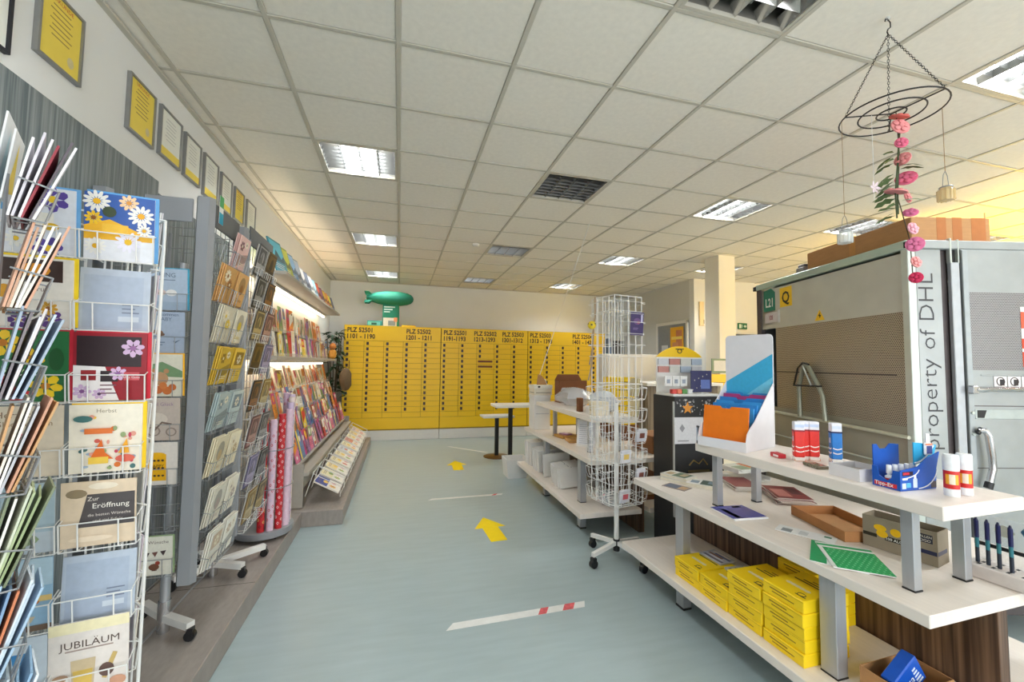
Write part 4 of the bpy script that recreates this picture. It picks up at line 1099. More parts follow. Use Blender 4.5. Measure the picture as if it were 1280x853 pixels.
for z in R0:
    pk = MB()
    P = Matrix.Translation(c0-Vector(t.location)) @ TM((0, 0, z), rz0)
    pocket(pk, P @ Matrix.Translation((0, -.02, 0)), .125, .15, .03, M_wireg, .0018, R(13))
    pk.build('wire_pocket', t)
fan_cols = [[(236, 232, 236), (150, 40, 56), (210, 206, 214), (90, 80, 90), (226, 220, 226)], [(236, 220, 204), (214, 160, 130), (238, 236, 234), (196, 150, 120), (228, 220, 210)], [(190, 204, 220), (226, 226, 232), (160, 176, 196), (214, 206, 206), (120, 110, 116)], [(232, 222, 208), (206, 150, 120), (238, 234, 228), (200, 150, 96), (190, 190, 196)], [(170, 184, 140), (232, 230, 222), (150, 166, 120), (206, 212, 190), (120, 130, 100)], [(170, 196, 220), (216, 226, 236), (130, 160, 196), (196, 212, 226), (214, 130, 90)], [(206, 222, 234), (232, 238, 242), (170, 200, 222), (214, 226, 234), (150, 184, 214)]]
nm = ['top', 'second', 'third', 'fourth', 'fifth', 'sixth', 'lowest']
for k, z in enumerate(R0):
    for j in range(6):
        me = card_mesh(.115, .155+.008*((j*2+k) % 3), fan_cols[k][(j*2+k) % 5], (), None, .0035)
        p = c0 + od*(.008+.0055*j) + Vector((0, 0, z+.004))
        put_card(me, tuple(p), rz0+R(random.uniform(-3, 3)), R(9+1.6*j+random.uniform(-1, 1)), '%s card, edge-on in the %s fan of the dark-posted stand' % (('first', 'second', 'third', 'fourth', 'fifth', 'outermost')[j], nm[k]), 'edge-on cards in the %s fan' % nm[k])
for k, (dx, h, c, lab) in enumerate(((-.012, .17, (196, 220, 224), 'tall pale blue card sticking up behind the top fan'), (.002, .14, (240, 210, 60), 'card with a yellow patch behind the top fan'))):
    me = card_mesh(.09, h, (226, 228, 228), [('p', ((.2, .1), (.8, .2), (.5, .9)), c)], None, .003)
    put_card(me, tuple(c0+od*dx+wd*.06+Vector((0, 0, R0[0]+.05))), rz0+R(-8), R(5), lab)

# ---- grey towers (two) with wire grids
def tower(name, label, loc, W, Dp, z0, z1, pillar, header, grid, feet):
    t = thing(name, label, 'card stand', loc)
    pl = .085
    for (x, y) in ((W, 0), (0, 0), (W, Dp), (0, Dp)):
        if pillar:
            pts = [(-pl*.5, 0), (-pl*.3, -.03), (pl*.3, -.03), (pl*.5, 0), (pl*.3, .03), (-pl*.3, .03)]
            m = MB().prism([(x-.04+a, y+.03+bb, z0) for a, bb in pts], (0, 0, z1-z0), M_grey)
            m.build('pillar', t)
        else:
            MB().cyl((x-.02, y+.02, z0), (x-.02, y+.02, z1-.1), .012, M_grey, 10).build('post', t)
    for (a, b_, axis) in header:
        m = MB()
        if axis == 'x': m.cbox(a, b_, .022, .032, z1-.13, z1-.01, M_grey, .002)
        else: m.cbox(W-.022, W-.012, a, b_, z1-.13, z1-.01, M_greyd, .002)
        m.build('header_plate', t)
    g = MB()
    for k in range(int(W/.06)):
        x = .05+.06*k
        if x < W-.06: g.tube([(x, .036, z0+.05), (x, .036, z1-.12)], .002, grid, 4)
    for k in range(int(Dp/.06)):
        y = .07+.06*k
        if y < Dp-.02: g.tube([(W-.03, y, z0+.05), (W-.03, y, z1-.12)], .002, grid, 4)
    z = z0+.06
    while z < z1-.1:
        g.tube([(.02, .036, z), (W-.08, .036, z)], .0018, grid, 4)
        g.tube([(W-.03, .07, z), (W-.03, Dp-.03, z)], .0018, grid, 4)
        z += .105
    g.build('wire_grid', t)
    MB().cyl((W/2, Dp/2, .145), (W/2, Dp/2, z1-.3), .022, M_alu, 14).cyl((W/2, Dp/2, .141), (W/2, Dp/2, .30), .028, M_chrome, 14).build('mast', t)
    b = MB()
    for (x, y) in feet:
        d = Vector((x-W/2, y-Dp/2, 0)); n = Vector((-d.y, d.x, 0)).normalized()*.02
        c = Vector((W/2, Dp/2, .20)); e = Vector((x, y, .195))
        b.prism([c-n, e-n, e+n, c+n], (0, 0, .035), M_white)
        caster_foot(b, x, y, .1405, 1.15)
    b.build('base', t)
    return t
tw = tower('card_tower', 'tall grey card tower with a broad grey corner pillar and header plates', (-1.36, 2.38, 0), .43, .48, .47, 2.37, True, ((.13, .335, 'x'), (.08, .40, 'y')), M_wireg, ((.38, .13), (.05, .40)))
m = MB().box(.421, .4225, .10, .15, 2.27, 2.42, ink((238, 238, 236))).box(.4225, .423, .10, .15, 2.27, 2.33, ink((40, 160, 190))).box(.4225, .423, .10, .15, 2.36, 2.42, ink((60, 160, 90)))
m.build('price_flag', tw)
tw2 = tower('card_tower', 'darker card tower of photo cards behind the grey pillar', (-1.36, 2.95, 0), .43, .52, .47, 2.42, False, ((.02, .50, 'y'),), M_wireg, ((.41, .19), (.455, .48), (.06, .1), (.06, .45)))
dz = [1.79, 1.58, 1.37, 1.16, .95, .53]
for z in [1.79, 1.58, 1.37, 1.16, .95, .74, .53]:
    pk = MB()
    pocket(pk, Matrix.Translation((.26, .022, z-.006)), .165, .20, .03, M_wireg, .0018, R(6))
    pk.build('wire_pocket', tw)
for (z, me, lab) in zip(dz, (E1, E2, E3, E4, E5, E6), ('pale blue wedding card lettered RING', 'grey-blue card lettered Willkommen BABY', 'teddy bear card with an orange envelope', 'beige card with a drawn bicycle', 'white card with an orange HAPPY block', 'cream card with bunting and a small bird')):
    put_card(me, (-1.10, 2.385, z), 0, R(6), lab, 'cards on the grey tower')
me = card_mesh(.06, .3, (200, 206, 216), [('l', .1, .8, .9, 8, (120, 140, 170))])
# right flanks: rows of cards facing the aisle
rz90 = R(90)
flankE = [2.07, 1.855, 1.64, 1.42, 1.18, .95, .70, .48]
colE = [((214, 176, 170), (120, 70, 80)), ((206, 156, 96), (150, 96, 40)), ((214, 206, 186), (226, 196, 60)), ((214, 176, 60), (150, 116, 40)), ((176, 190, 190), (120, 140, 150)), ((226, 214, 184), (200, 170, 120)), ((226, 220, 204), (180, 160, 150)), ((232, 226, 214), (206, 180, 150))]
for (tt, ys, wd2, wm) in ((tw, (.145, .335), .16, M_wireg), (tw2, (.13, .34), .17, M_wire)):
    pk = MB()
    pocket(pk, TM((0, 0, 0), rz90), wd2, .2, .035, wm, .0018, R(13))
    pm = pk.mesh('wire_pocket')
    for z in flankE:
        for y in ys:
            link('wire_pocket', pm, tt, (.415, y, z-.006))
rr = random.Random(11)
for k, z in enumerate(flankE):
    a, b_ = colE[k]
    for ci, y in enumerate((2.525, 2.715)):
        if k == 0 and ci == 0: continue
        for j in range(3):
            c = a if (j+ci) % 2 == 0 else tuple(min(255, v+22) for v in a)
            lt = (240, 230, 206); dk = tuple(int(v*.75) for v in c)
            e = ([('r', .12, .5, .88, .9, b_), ('l', .2, .3, .8, 3, b_), ('f', .5, .68, .2, lt, b_, 8)],
                 [('c', .5, .62, .3, dk, .34), ('c', .5, .5, .16, b_, .2), ('t', 'Danke', .5, .12, .2, b_)],
                 [('p', ((0, .0), (1, .3), (1, .55), (0, .35)), dk), ('f', .3, .7, .2, b_, lt, 6), ('f', .68, .8, .15, lt, b_, 6), ('l', .3, .18, .85, 2, lt)],
                 [('r', .3, .08, .36, .75, dk), ('f', .33, .72, .24, lt, b_, 10), ('r', .6, .08, .65, .5, dk), ('f', .62, .5, .2, b_, lt, 10)])[(k*3+ci*2+k//2) % 4] if j == 2 else ()
            me = card_mesh(.15, .205-.008*j, c, e, None, .004)
            put_card(me, (-.938+.009*j, y+.006*j, z+.004*j), rz90, R(11), '%s card, %s of its pocket in row %s %s' % (('pinkish', 'tan', 'light beige', 'mustard', 'pale blue-green', 'cream', 'off-white', 'ivory')[k], ('back one', 'middle one', 'front one')[j], ('one', 'two', 'three', 'four', 'five', 'six', 'seven', 'eight')[k], 'beside the grey pillar' if ci == 0 else 'toward the photo cards'), 'cards on the grey tower flank')
darkp = [((70, 70, 72), (170, 170, 172)), ((46, 44, 44), (150, 150, 150)), ((96, 84, 66), (190, 170, 120)), ((110, 84, 44), (60, 44, 30)), ((60, 52, 50), (150, 100, 50)), ((110, 70, 70), (190, 150, 140)), ((110, 104, 140), (180, 170, 200)), ((150, 120, 60), (206, 190, 150))]
for k, z in enumerate(flankE[:8]):
    for ci, y in enumerate((3.08, 3.29)):
        a, b_ = darkp[(k+ci*3) % 8]
        for j in range(2):
            e = [('r', .06, .06, .94, .94, b_), ('r', .12, .4, .88, .9, a), ('c', .5, .6, .2, b_, .26), ('l', .2, .25, .8, 3, a), ('p', ((.2, .42), (.5, .85), (.6, .42)), tuple(int(v*.6) for v in b_))] if j == 1 else ()
            me = card_mesh(.165, .205, a if j else (222, 218, 212), e, None, .004)
            put_card(me, (-.938+.01*j, y+.004*j, z+.035+.004*j), rz90, R(11), '%s photo card in row %s of the dark tower, %s one' % (('dark grey', 'black', 'olive brown', 'brown', 'dark brown', 'dusky red', 'violet', 'ochre')[(k+ci*3) % 8], ('one', 'two', 'three', 'four', 'five', 'six', 'seven', 'eight')[k], ('back', 'front')[j]), 'photo cards on the dark tower')

# ---- wrapping paper stand
t = thing('wrapping_paper_stand', 'round grey stand holding upright rolls of gift wrap', 'stand', (-1.03, 3.86, .14))
MB().lathe([(0, .02), (.2, .02), (.215, .03), (.215, .075), (.2, .08), (0, .08)], M_grey, 28).build('round_base', t)
b = MB()
for k in range(4):
    caster_foot(b, .16*math.cos(R(45+90*k)), .16*math.sin(R(45+90*k)), .0005, .5)
b.build('casters', t)
MB().tube([(.2*math.cos(R(a)), .2*math.sin(R(a)), .70) for a in range(0, 360, 20)], .004, M_wireg, 5, True).tube([(.2*math.cos(R(a)), .2*math.sin(R(a)), .40) for a in range(0, 360, 20)], .004, M_wireg, 5, True).cyl((0, 0, .08), (0, 0, .9), .018, M_grey, 10).build('wire_rings', t)
def roll(x, y, h, cols, label):
    m = MB()
    n = 10
    m.cyl((0, 0, 0), (0, 0, h), .0265, ink(cols[0]), 14)
    for k in range(90):
        a = k*2.4; z = .02+(h-.04)*(k+.5)/90
        m.poly([(.0271*math.cos(a+s), .0271*math.sin(a+s), z+q) for s, q in ((-.36, 0), (0, -.013), (.36, 0), (0, .013))], ink(cols[1+k % (len(cols)-1)]))
    tag(m.build('gift_wrap_roll', None, (-1.03+x, 3.86+y, .2212)), label, 'gift wrap', 'gift wrap rolls in the round stand')
PK, RD, LV, YL = (226, 196, 214), (200, 36, 44), (206, 186, 214), (226, 200, 90)
for (x, y, h, cols, lab) in ((.165, -.05, .93, (PK, (236, 214, 226)), 'pale pink gift wrap roll with light flecks'), (.16, .01, .98, (LV, PK, (180, 90, 150)), 'lilac gift wrap roll with pink flecks'), (.155, .07, 1.02, ((224, 206, 200), YL, (170, 110, 150)), 'yellow and violet gift wrap roll'), (.14, .13, 1.04, (LV, (226, 210, 230)), 'plain lilac gift wrap roll'), (.13, -.11, .90, (RD, (236, 210, 214), (240, 230, 226)), 'red gift wrap roll with white flecks'), (.08, -.15, .86, (PK, RD, RD, LV), 'pink gift wrap roll with red flecks'), (.09, .165, 1.05, ((222, 190, 210), (206, 60, 80)), 'rose gift wrap roll with red flecks'), (.02, -.165, .95, (RD, (60, 24, 26), (230, 210, 120)), 'dark red gift wrap roll with gold flecks')):
    roll(x, y, h, cols, lab)

# ---- wall shelving with tiers of cards
t = thing('wall_card_shelving', 'lit wall shelving with tiers of cards and a projecting top shelf', 'shelving', (XL, 4.42, 0))
M_back = mat('shelf_back_white', (238, 236, 228), .6, var=.01)
M_shelf = mat('shelf_board_grey', (172, 164, 152), .5, var=.03)
LW = 3.72
MB().box(.004, .02, 0, LW, .15, 2.40, M_back).build('back_panel', t)
MB().cbox(.02, .38, 0, LW, 2.385, 2.42, M_shelf, .003).build('top_shelf', t)
MB().cbox(.02, .33, 0, LW, 1.555, 1.595, M_shelf, .003).build('middle_shelf', t)
MB().cbox(.03, .08, .05, LW-.05, 2.4205, 2.445, M_white, .003).build('lamp_batten', t)
MB().cyl((.055, .08, 2.458), (.055, LW-.08, 2.458), .012, M_tubeup, 12).build('lamp_tube', t)
for z in (2.345, 1.515):
    o = MB().cbox(.09, .15, .05, LW-.05, z+.012, z+.038, M_white, .003).build('lamp_batten', t)
    MB().cyl((.12, .08, z), (.12, LW-.08, z), .013, M_tube, 12).build('lamp_tube', t)
tiers = [(.10, 1.88, 24), (.20, 1.60, 24), (.20, 1.22, 24), (.31, .99, 24), (.42, .77, 23), (.52, .55, 21)]
for (x, z, _) in tiers:
    m = MB().box(x-.06, x+.035, .03, LW-.03, z-.012, z-.004, M_shelf).box(x+.035, x+.04, .03, LW-.03, z-.012, z+.035, M_glass)
    m.build('tier_ledge', t)
MB().box(.02, .60, 0, .02, .15, .56, M_shelf).build('side_panel', t)
MB().box(.02, .60, LW-.02, LW, .15, .56, M_shelf).build('side_panel', t)
MB().cbox(.46, .64, .02, LW-.02, .44, .475, M_shelf, .003).build('front_ledge', t)
MB().box(.46, .475, .02, LW-.02, .15, .44, M_back).build('riser', t)
tr = MB()
for y in [0.12+.33*k for k in range(11)]:
    for q in (0, .30):
        tr.tube([(.60, y+q, .22), (.66, y+q, .42), (.66, y+q, .44), (.92, y+q, .30), (.92, y+q, .20)], .0035, M_wire, 5)
    tr.tube([(.92, y, .30), (.92, y+.30, .30)], .0035, M_wire, 5).tube([(.92, y, .22), (.92, y+.30, .22)], .0035, M_wire, 5)
    tr.tube([(.66, y, .44), (.66, y+.30, .44)], .0035, M_wire, 5)
tr.build('wire_trays', t)
palA = {'red': (200, 50, 50), 'orange': (226, 140, 60), 'yellow': (236, 206, 80), 'green': (120, 150, 90), 'blue': (90, 130, 180), 'violet': (140, 100, 160), 'pink': (226, 120, 160), 'white': (236, 232, 224), 'cream': (230, 214, 186), 'brown': (150, 110, 80)}
VAR = {}
rr = random.Random(3)
def wall_card(cn, w, h, kind):
    k = (cn, w, h, kind)
    if k not in VAR:
        c = palA[cn]
        o1 = palA[rr.choice(list(palA))]; o2 = palA[rr.choice(list(palA))]
        dk = tuple(int(v*.55) for v in c)
        e = [[('r', .0, .55, 1, .98, o1), ('c', .5, .76, .3, o2, .3), ('l', .15, .40, .85, 4, dk)],
             [('r', .08, .06, .92, .94, (236, 228, 212)), ('f', .5, .62, .34, c, o2, 8), ('r', .2, .12, .8, .26, o1)],
             [('r', 0, .0, .35, 1, o1), ('c', .62, .7, .24, (240, 232, 214), .24), ('l', .42, .4, .92, 4, dk)],
             [('p', ((0, .3), (1, .6), (1, .95), (0, .8)), o2), ('c', .4, .2, .18, o1, .14), ('c', .7, .85, .16, dk, .12)]][kind]
        VAR[k] = card_mesh(w, h, c, e, None, .006)
    return VAR[k]
tn = ['upper lit tier', 'middle-shelf tier', 'tier just below the middle shelf', 'fourth tier', 'fifth tier', 'lowest tier']
pals = [['white', 'cream', 'orange', 'cream', 'brown', 'green', 'red'], ['red', 'violet', 'white', 'green', 'cream', 'brown', 'yellow', 'cream'], ['white', 'cream', 'orange', 'red', 'cream', 'brown'], ['orange', 'white', 'cream', 'green', 'blue', 'violet'], ['blue', 'violet', 'yellow', 'orange', 'green', 'red'], ['pink', 'red', 'violet', 'pink', 'magenta', 'blue']]
palA['magenta'] = (190, 50, 130)
for ti, (x, z, n) in enumerate(tiers):
    step = (LW-.2)/n
    for k in range(n):
        cn = rr.choice(pals[ti])
        w, h = rr.choice(((.105, .25), (.115, .28), (.125, .31), (.11, .26)))
        if ti >= 2: h -= .03
        if ti == 5: h += .02; w = .13
        y = 4.42+.12+step*k+rr.uniform(-.008, .008)
        put_card(wall_card(cn, w, h, rr.randrange(4)), (XL+x+.012+(.008 if k % 2 else 0), y, z+.001), R(90+rr.uniform(-7, 7)), R((-7 if ti < 2 else -15)+rr.uniform(-3, 3)), '%s greeting card on the %s of the wall shelving' % (cn, tn[ti]), 'cards on the %s' % tn[ti])
# calendars and books leaning on the wall above the top shelf
bc = [('turquoise', (70, 150, 170)), ('green and yellow', (190, 200, 70)), ('blue', (110, 150, 190)), ('grey', (120, 130, 140)), ('pale', (200, 206, 210)), ('slate', (90, 100, 116)), ('white', (226, 226, 222)), ('sky blue', (140, 180, 206)), ('rust', (170, 70, 50)), ('plum', (120, 60, 90)), ('amber', (226, 150, 40)), ('orange', (232, 120, 30)), ('golden', (226, 180, 50)), ('navy', (50, 60, 90))]
for k, (cn, c) in enumerate(bc):
    h = .36 if k < 4 else (.31 if k < 9 else .28)
    w = .29 if k < 4 else .23
    d2 = tuple(int(v*.6) for v in c); l2 = tuple(min(255, int(v*1.25)+20) for v in c)
    me = card_mesh(w, h, c, [('r', .05, .35, .95, .95, l2), ('p', ((.05, .35), (.4, .7), (.7, .45), (.95, .6), (.95, .35)), d2), ('l', .1, .26, .8, 3, (240, 238, 230))], None, .012)
    put_card(me, (XL+.31, 4.60+.255*k, 2.4215), R(82), R(-18), '%s calendar leaning on the wall above the top shelf' % cn, 'calendars on the top shelf', 'calendar', 'calendar')
# magazines lying in the wire trays
for k in range(11):
    c = rr.choice([(226, 206, 196), (236, 226, 190), (206, 216, 226), (232, 214, 170), (214, 150, 140)])
    if k == 0: c = (60, 80, 160)
    me = card_mesh(.27, .27, (238, 234, 226), [('r', .04, .5, .96, .96, c), ('f', .3, .3, .14, rr.choice([(236, 180, 60), (206, 90, 90), (150, 180, 90)]), (200, 120, 40), 8), ('f', .7, .3, .12, (226, 160, 160), (200, 80, 80), 8), ('l', .15, .85, .8, 2, (130, 110, 100)), ('c', .5, .6, .15, rr.choice([(236, 200, 90), (150, 180, 110), (214, 130, 90)]), .1)], None, .012)
    put_card(me, (XL+.905, 4.42+.12+.15+.33*k, .235), rz90, R(-62), 'blue-topped craft magazine in the first wire tray' if k == 0 else 'pale craft magazine in wire tray %s counted from the gift wrap stand' % ('two', 'three', 'four', 'five', 'six', 'seven', 'eight', 'nine', 'ten', 'eleven')[k-1], 'magazines in the wire trays', 'magazine', 'magazine')

# ---- framed certificates on the left wall
M_frk = mat('frame_black', (30, 32, 40), .4)
M_fra = mat('frame_silver', (150, 150, 148), .35, .5)
M_cert = mat('certificate_yellow', (240, 214, 88), .5, var=.02)
M_pap = mat('certificate_paper', (236, 236, 226), .5, var=.01)
def cert(y0, y1, z0, z1, col, label, fr=M_fra, bottom=None):
    t = thing('framed_certificate', label, 'picture frame', (XL+.0005, (y0+y1)/2, z0), 0, 'framed certificates on the left wall')
    w, h = (y1-y0)/2, z1-z0
    e = .012
    MB().box(0, .02, -w, -w+e, 0, h, fr).box(0, .02, w-e, w, 0, h, fr).box(0, .02, -w+e, w-e, 0, e, fr).box(0, .02, -w+e, w-e, h-e, h, fr).build('frame', t)
    m = MB().box(.002, .012, -w+e, w-e, e, h-e, col)
    if bottom: m.box(.012, .0124, -w+e, w-e, e, h*.22, bottom)
    for k in range(7):
        yy = w*.5*(1 if k % 2 else .8)
        m.box(.012, .0125, -yy, yy, h*(.82-.07*k), h*(.835-.07*k), ink((150, 120, 60) if col is M_cert else (190, 190, 186)))
    if col is M_cert:
        m.text('URKUNDE', .026, TXT((.0127, 0, h*.88), (0, 1, 0), (0, 0, 1)), ink((190, 60, 40)), 1, 'C')
        m.poly([(.0128, w*.5+.02*math.cos(a*.785), h*.22+.025*math.sin(a*.785)) for a in range(8)], ink((214, 200, 150)))
    m.build('certificate', t)
cert(1.60, 1.94, 2.68, 3.06, M_pap, 'black framed certificate at the near end of the row', M_frk)
cert(2.05, 2.29, 2.785, 3.10, M_cert, 'yellow certificate with printed seal, next to the black frame')
cert(2.63, 2.875, 2.79, 3.105, M_cert, 'yellow certificate beside the paler white ones')
cert(2.935, 3.185, 2.80, 3.11, M_pap, 'white certificate right after the second yellow one', bottom=M_cert)
cert(3.235, 3.465, 2.80, 3.10, M_pap, 'white certificate with thin frame above the grey tower', bottom=M_cert)
cert(3.525, 3.765, 2.78, 3.10, M_pap, 'white certificate further along the wall, yellow foot', bottom=M_cert)
cert(3.83, 4.05, 2.79, 3.09, M_pap, 'white certificate near the shelving', bottom=M_cert)
cert(4.12, 4.34, 2.80, 3.09, M_cert, 'pale yellow certificate above the end of the shelving')
cert(4.42, 4.66, 2.80, 3.09, M_pap, 'last white certificate above the shelving')

# ================================================================== MIDDLE OF THE ROOM
# ---- things on the far gondola (low board z .24, middle .70, top 1.07)
M_fold = mat('white_carton_board', (228, 226, 222), .6, var=.03, scale=10)
rr = random.Random(21)
fm = []
for (w, h) in ((.36, .30), (.33, .26), (.30, .21)):
    m = MB().cbox(-.011, .011, 0, w, 0, h, M_fold, .002).box(-.0125, -.011, w*.15, w*.5, h*.3, h*.31, ink((186, 186, 190))).box(-.0125, .0125, w*.44, w*.46, h-.0005, h+.0006, ink((120, 120, 126)))
    fm.append(m.mesh('folded_carton'))
# cartons stand on edge in a row, broad sides facing along the shelf, narrow ends to the aisle
def folded(y, kind, lean, label):
    o = link('folded_carton', fm[kind], None, (1.66+rr.uniform(-.012, .012), y, .2406), (R(lean), 0, R(-90)))
    tag(o, label, 'carton', 'white folded cartons on the low shelf')
for k in range(8):
    folded(5.36-.03*k, 0, 3, 'tall white folded carton standing at the far end of the low shelf')
for k in range(16):
    if 4.65 < 5.06-.029*k < 4.80: continue
    folded(5.06-.029*k, 1, 4, 'white folded carton standing in the long row on the low shelf')
for k in range(9):
    folded(4.42-.033*k, 2, 5, 'short white folded carton standing by the shelf leg')
bag_pts = []
t = MB()
def crumple(m, c, sx, sy, sz, mt, seed, n=10, fl=.25):
    q = random.Random(seed)
    vs, fs = [], []
    rows = 6
    for i in range(rows+1):
        ph = math.pi*i/rows
        for k in range(n):
            a = 2*math.pi*k/n
            rad = 1+q.uniform(-fl, fl)
            vs.append((c[0]+sx*math.sin(ph)*math.cos(a)*rad, c[1]+sy*math.sin(ph)*math.sin(a)*rad, c[2]+sz*(1-math.cos(ph))*.5*(1 if i < rows else 1)))
    for i in range(rows):
        for k in range(n):
            fs.append((i*n+k, i*n+(k+1) % n, (i+1)*n+(k+1) % n, (i+1)*n+k))
    m.add(vs, fs, mt)
    return m
t = thing('white_basket', 'white plastic basket on the floor at the far shelf end', 'basket', (1.58, 5.62, 0))
m = MB()
for (a, b_) in ((-.16, -.1475), (.1475, .16)):
    m.prism([(a*.8, -.12, 0), (b_*.8, -.12, 0), (b_, -.15, .26), (a, -.15, .26)], (0, .27, 0), M_fold)
m.prism([(-.128, -.13, .0), (.128, -.13, 0), (.16, -.155, .26), (-.16, -.155, .26)], (0, .01, 0), M_fold).prism([(-.128, .12, .0), (.128, .12, 0), (.16, .13, .26), (-.16, .13, .26)], (0, .01, 0), M_fold)
m.build('basket_wall', t)
MB().box(-.12, .12, -.12, .12, .001, .012, M_fold).build('basket_floor', t)
t = thing('white_box', 'white upright cardboard box at the far end of the middle shelf', 'box', (1.70, 5.16, .7005))
MB().cbox(0, .22, 0, .22, 0, .44, M_fold, .003).build('carton_body', t)
MB().cbox(-.004, .224, -.004, .224, .40, .443, M_fold, .003).box(.02, .2, -.005, -.0035, .2, .21, ink((190, 190, 196))).build('lid', t)
t = thing('cream_storage_box', 'cream lidded storage box with a printed band on the white upright box', 'box', (1.70, 5.155, 1.1445))
MB().cbox(0, .24, 0, .23, 0, .085, ink((222, 214, 196)), .003).build('carton_body', t)
MB().cbox(-.006, .246, -.006, .236, .085, .13, ink((230, 224, 210)), .003).build('lid', t)
MB().box(-.0015, 0, .02, .2, .03, .036, M_ink).box(.02, .22, -.0015, 0, .03, .036, M_ink).poly([(.06+.02*math.cos(a), -.0065, .11+.014*math.sin(a)) for a in (0, 1, 2, 3, 4, 5)], M_ink).build('print', t)
m = MB()
m.prism([(0, 0, 0), (.14, 0, 0), (.12, 0, .05), (.07, 0, .12), (.015, 0, .14)], (0, .012, 0), M_brownk).prism([(.02, .02, 0), (.15, .02, 0), (.13, .02, .07), (.03, .02, .10)], (0, .01, 0), M_fold)
tag(m.build('paper_scraps', None, (1.76, 5.24, 1.276)), 'kraft and white paper scraps on the cream storage box', 'paper')
m = crumple(MB(), (0, 0, 0), .19, .34, .22, M_film, 4)
tag(m.build('plastic_bag', None, (1.95, 4.46, 1.0715)), 'heap of clear plastic wrap on the top shelf', 'plastic bag')
m = crumple(MB(), (0, 0, 0), .15, .20, .22, mat('bubble_bag', (196, 200, 208), .35, var=.08, scale=30), 9)
tag(m.build('plastic_bag', None, (2.02, 3.86, 1.0715)), 'crumpled grey-white plastic bag on the top shelf', 'plastic bag')
t = thing('brown_carton', 'open dark brown carton behind the plastic bags', 'box', (1.93, 4.86, 1.0705), R(-4))
MB().cbox(0, .36, 0, .01, 0, .28, M_kraftd, .003).build('box_side', t)
MB().cbox(0, .01, .01, .2, 0, .27, M_kraftd, .003).build('box_side', t)
MB().cbox(.35, .36, .01, .2, 0, .27, M_kraftd, .003).build('box_side', t)
MB().cbox(0, .36, .2, .21, 0, .28, M_kraftd, .003).build('box_side', t)
MB().prism([(.0, .2, .281), (.36, .2, .281), (.32, .21, .35), (.04, .21, .35)], (0, .006, .0), M_kraftd).build('flap', t)
m = MB().cbox(0, .05, 0, .06, 0, .14, M_kraftd, .003)
tag(m.build('brown_box', None, (1.77, 3.93, 1.0705)), 'small dark brown box on the top shelf', 'box')
m = MB().cbox(0, .16, 0, .10, 0, .13, ink((226, 214, 186)), .003).box(-.001, 0, .02, .08, .04, .10, ink((200, 186, 150)))
tag(m.build('cream_box', None, (1.77, 3.60, 1.0705)), 'cream box beside the small brown one', 'box')
# middle board
m = MB().cbox(0, .20, 0, .004, 0, .28, M_white, .001)
m.box(.012, .188, -.001, .0, .02, .26, ink((230, 230, 234)))
for k in range(10):
    m.box(.025, .17-.02*(k % 2), -.0015, 0, .035+.021*k, .04+.021*k, ink((176, 178, 190)))
tag(m.build('notice_board', None, (1.80, 4.05, .7012), (R(-14), 0, R(-32))), 'white printed notice leaning on the middle shelf', 'notice')
for k, (x, y, rz, c, lab) in enumerate(((1.78, 4.66, 10, (184, 140, 70), 'flat kraft carton lying on the middle shelf'), (1.82, 4.42, -8, (196, 150, 90), 'second flat kraft carton overlapping on the middle shelf'))):
    m = MB().cbox(0, .22, -.2, 0, 0, .03, mat('kraft_flat_%d' % k, c, .7), .003).box(.03, .19, -.17, -.03, .03, .031, ink((150, 104, 50)))
    tag(m.build('flat_carton', None, (x, y, .7005), (0, 0, R(rz))), lab, 'carton')
m = MB().cbox(0, .09, -.13, 0, 0, .012, ink((160, 110, 150)), .002).box(.01, .08, -.12, -.02, .012, .0125, ink((206, 170, 200)))
tag(m.build('violet_pack', None, (1.83, 4.62, .7322), (0, 0, R(24))), 'small violet pack on the flat kraft cartons', 'pack')
m = MB().cbox(0, .30, -.34, 0, 0, .22, M_kraftd, .004).box(.02, .28, -.341, -.339, .05, .12, ink((206, 180, 150)))
tag(m.build('brown_carton', None, (2.26, 3.98, .2407)), 'dark brown carton on the back side of the low shelf', 'box')
m = MB().cbox(0, .3, -.36, 0, 0, .17, mat('kraft_mid', (150, 100, 60), .7), .004).box(.05, .25, -.361, -.359, .05, .1, ink((236, 200, 60)))
tag(m.build('kraft_parcel', None, (2.36, 3.9, .7005)), 'kraft parcel with a yellow label on the back of the middle shelf', 'box')
m = crumple(MB(), (0, 0, 0), .12, .16, .14, M_film, 31)
m2 = tag(m.build('plastic_bag', None, (1.93, 3.58, .2415)), 'clear bag of small red and white parts on the low shelf', 'plastic bag')
m = MB()
for k in range(14):
    a = rr.uniform(0, 6.28)
    m.cbox(.09*math.cos(a)-.01, .09*math.cos(a)+.012, .13*math.sin(a)-.01, .13*math.sin(a)+.012, .02+.007*k, .03+.007*k, ink(rr.choice(((200, 60, 70), (230, 120, 140), (240, 236, 230)))), .002)
m.build('red_parts', m2)

# ---- white wire spinner
t = thing('wire_spinner', 'tall white wire spinner on castors, nearly empty, between the two shelf units', 'stand', (1.715, 3.07, 0), R(12))
MB().cyl((0, 0, 1.18), (0, 0, 1.24), .0145, M_white, 12).cyl((0, 0, .10), (0, 0, 1.18), .019, M_white, 12).build('pole', t)
b = MB().cyl((0, 0, .07), (0, 0, .16), .026, M_black, 12)
for k in range(4):
    a = R(200+90*k-12)
    d = Vector((math.cos(a), math.sin(a), 0)); n = Vector((-d.y, d.x, 0))*.014
    b.prism([Vector((0, 0, .12))-n, d*.27+Vector((0, 0, .085))-n, d*.27+Vector((0, 0, .085))+n, Vector((0, 0, .12))+n], (0, 0, .03), M_white)
b.build('base', t)
for k in range(4):
    a = R(200+90*k-12)
    c = MB()
    caster_foot(c, .26*math.cos(a), .26*math.sin(a), 0, 1.4)
    c.build('castor', t)
S = .14
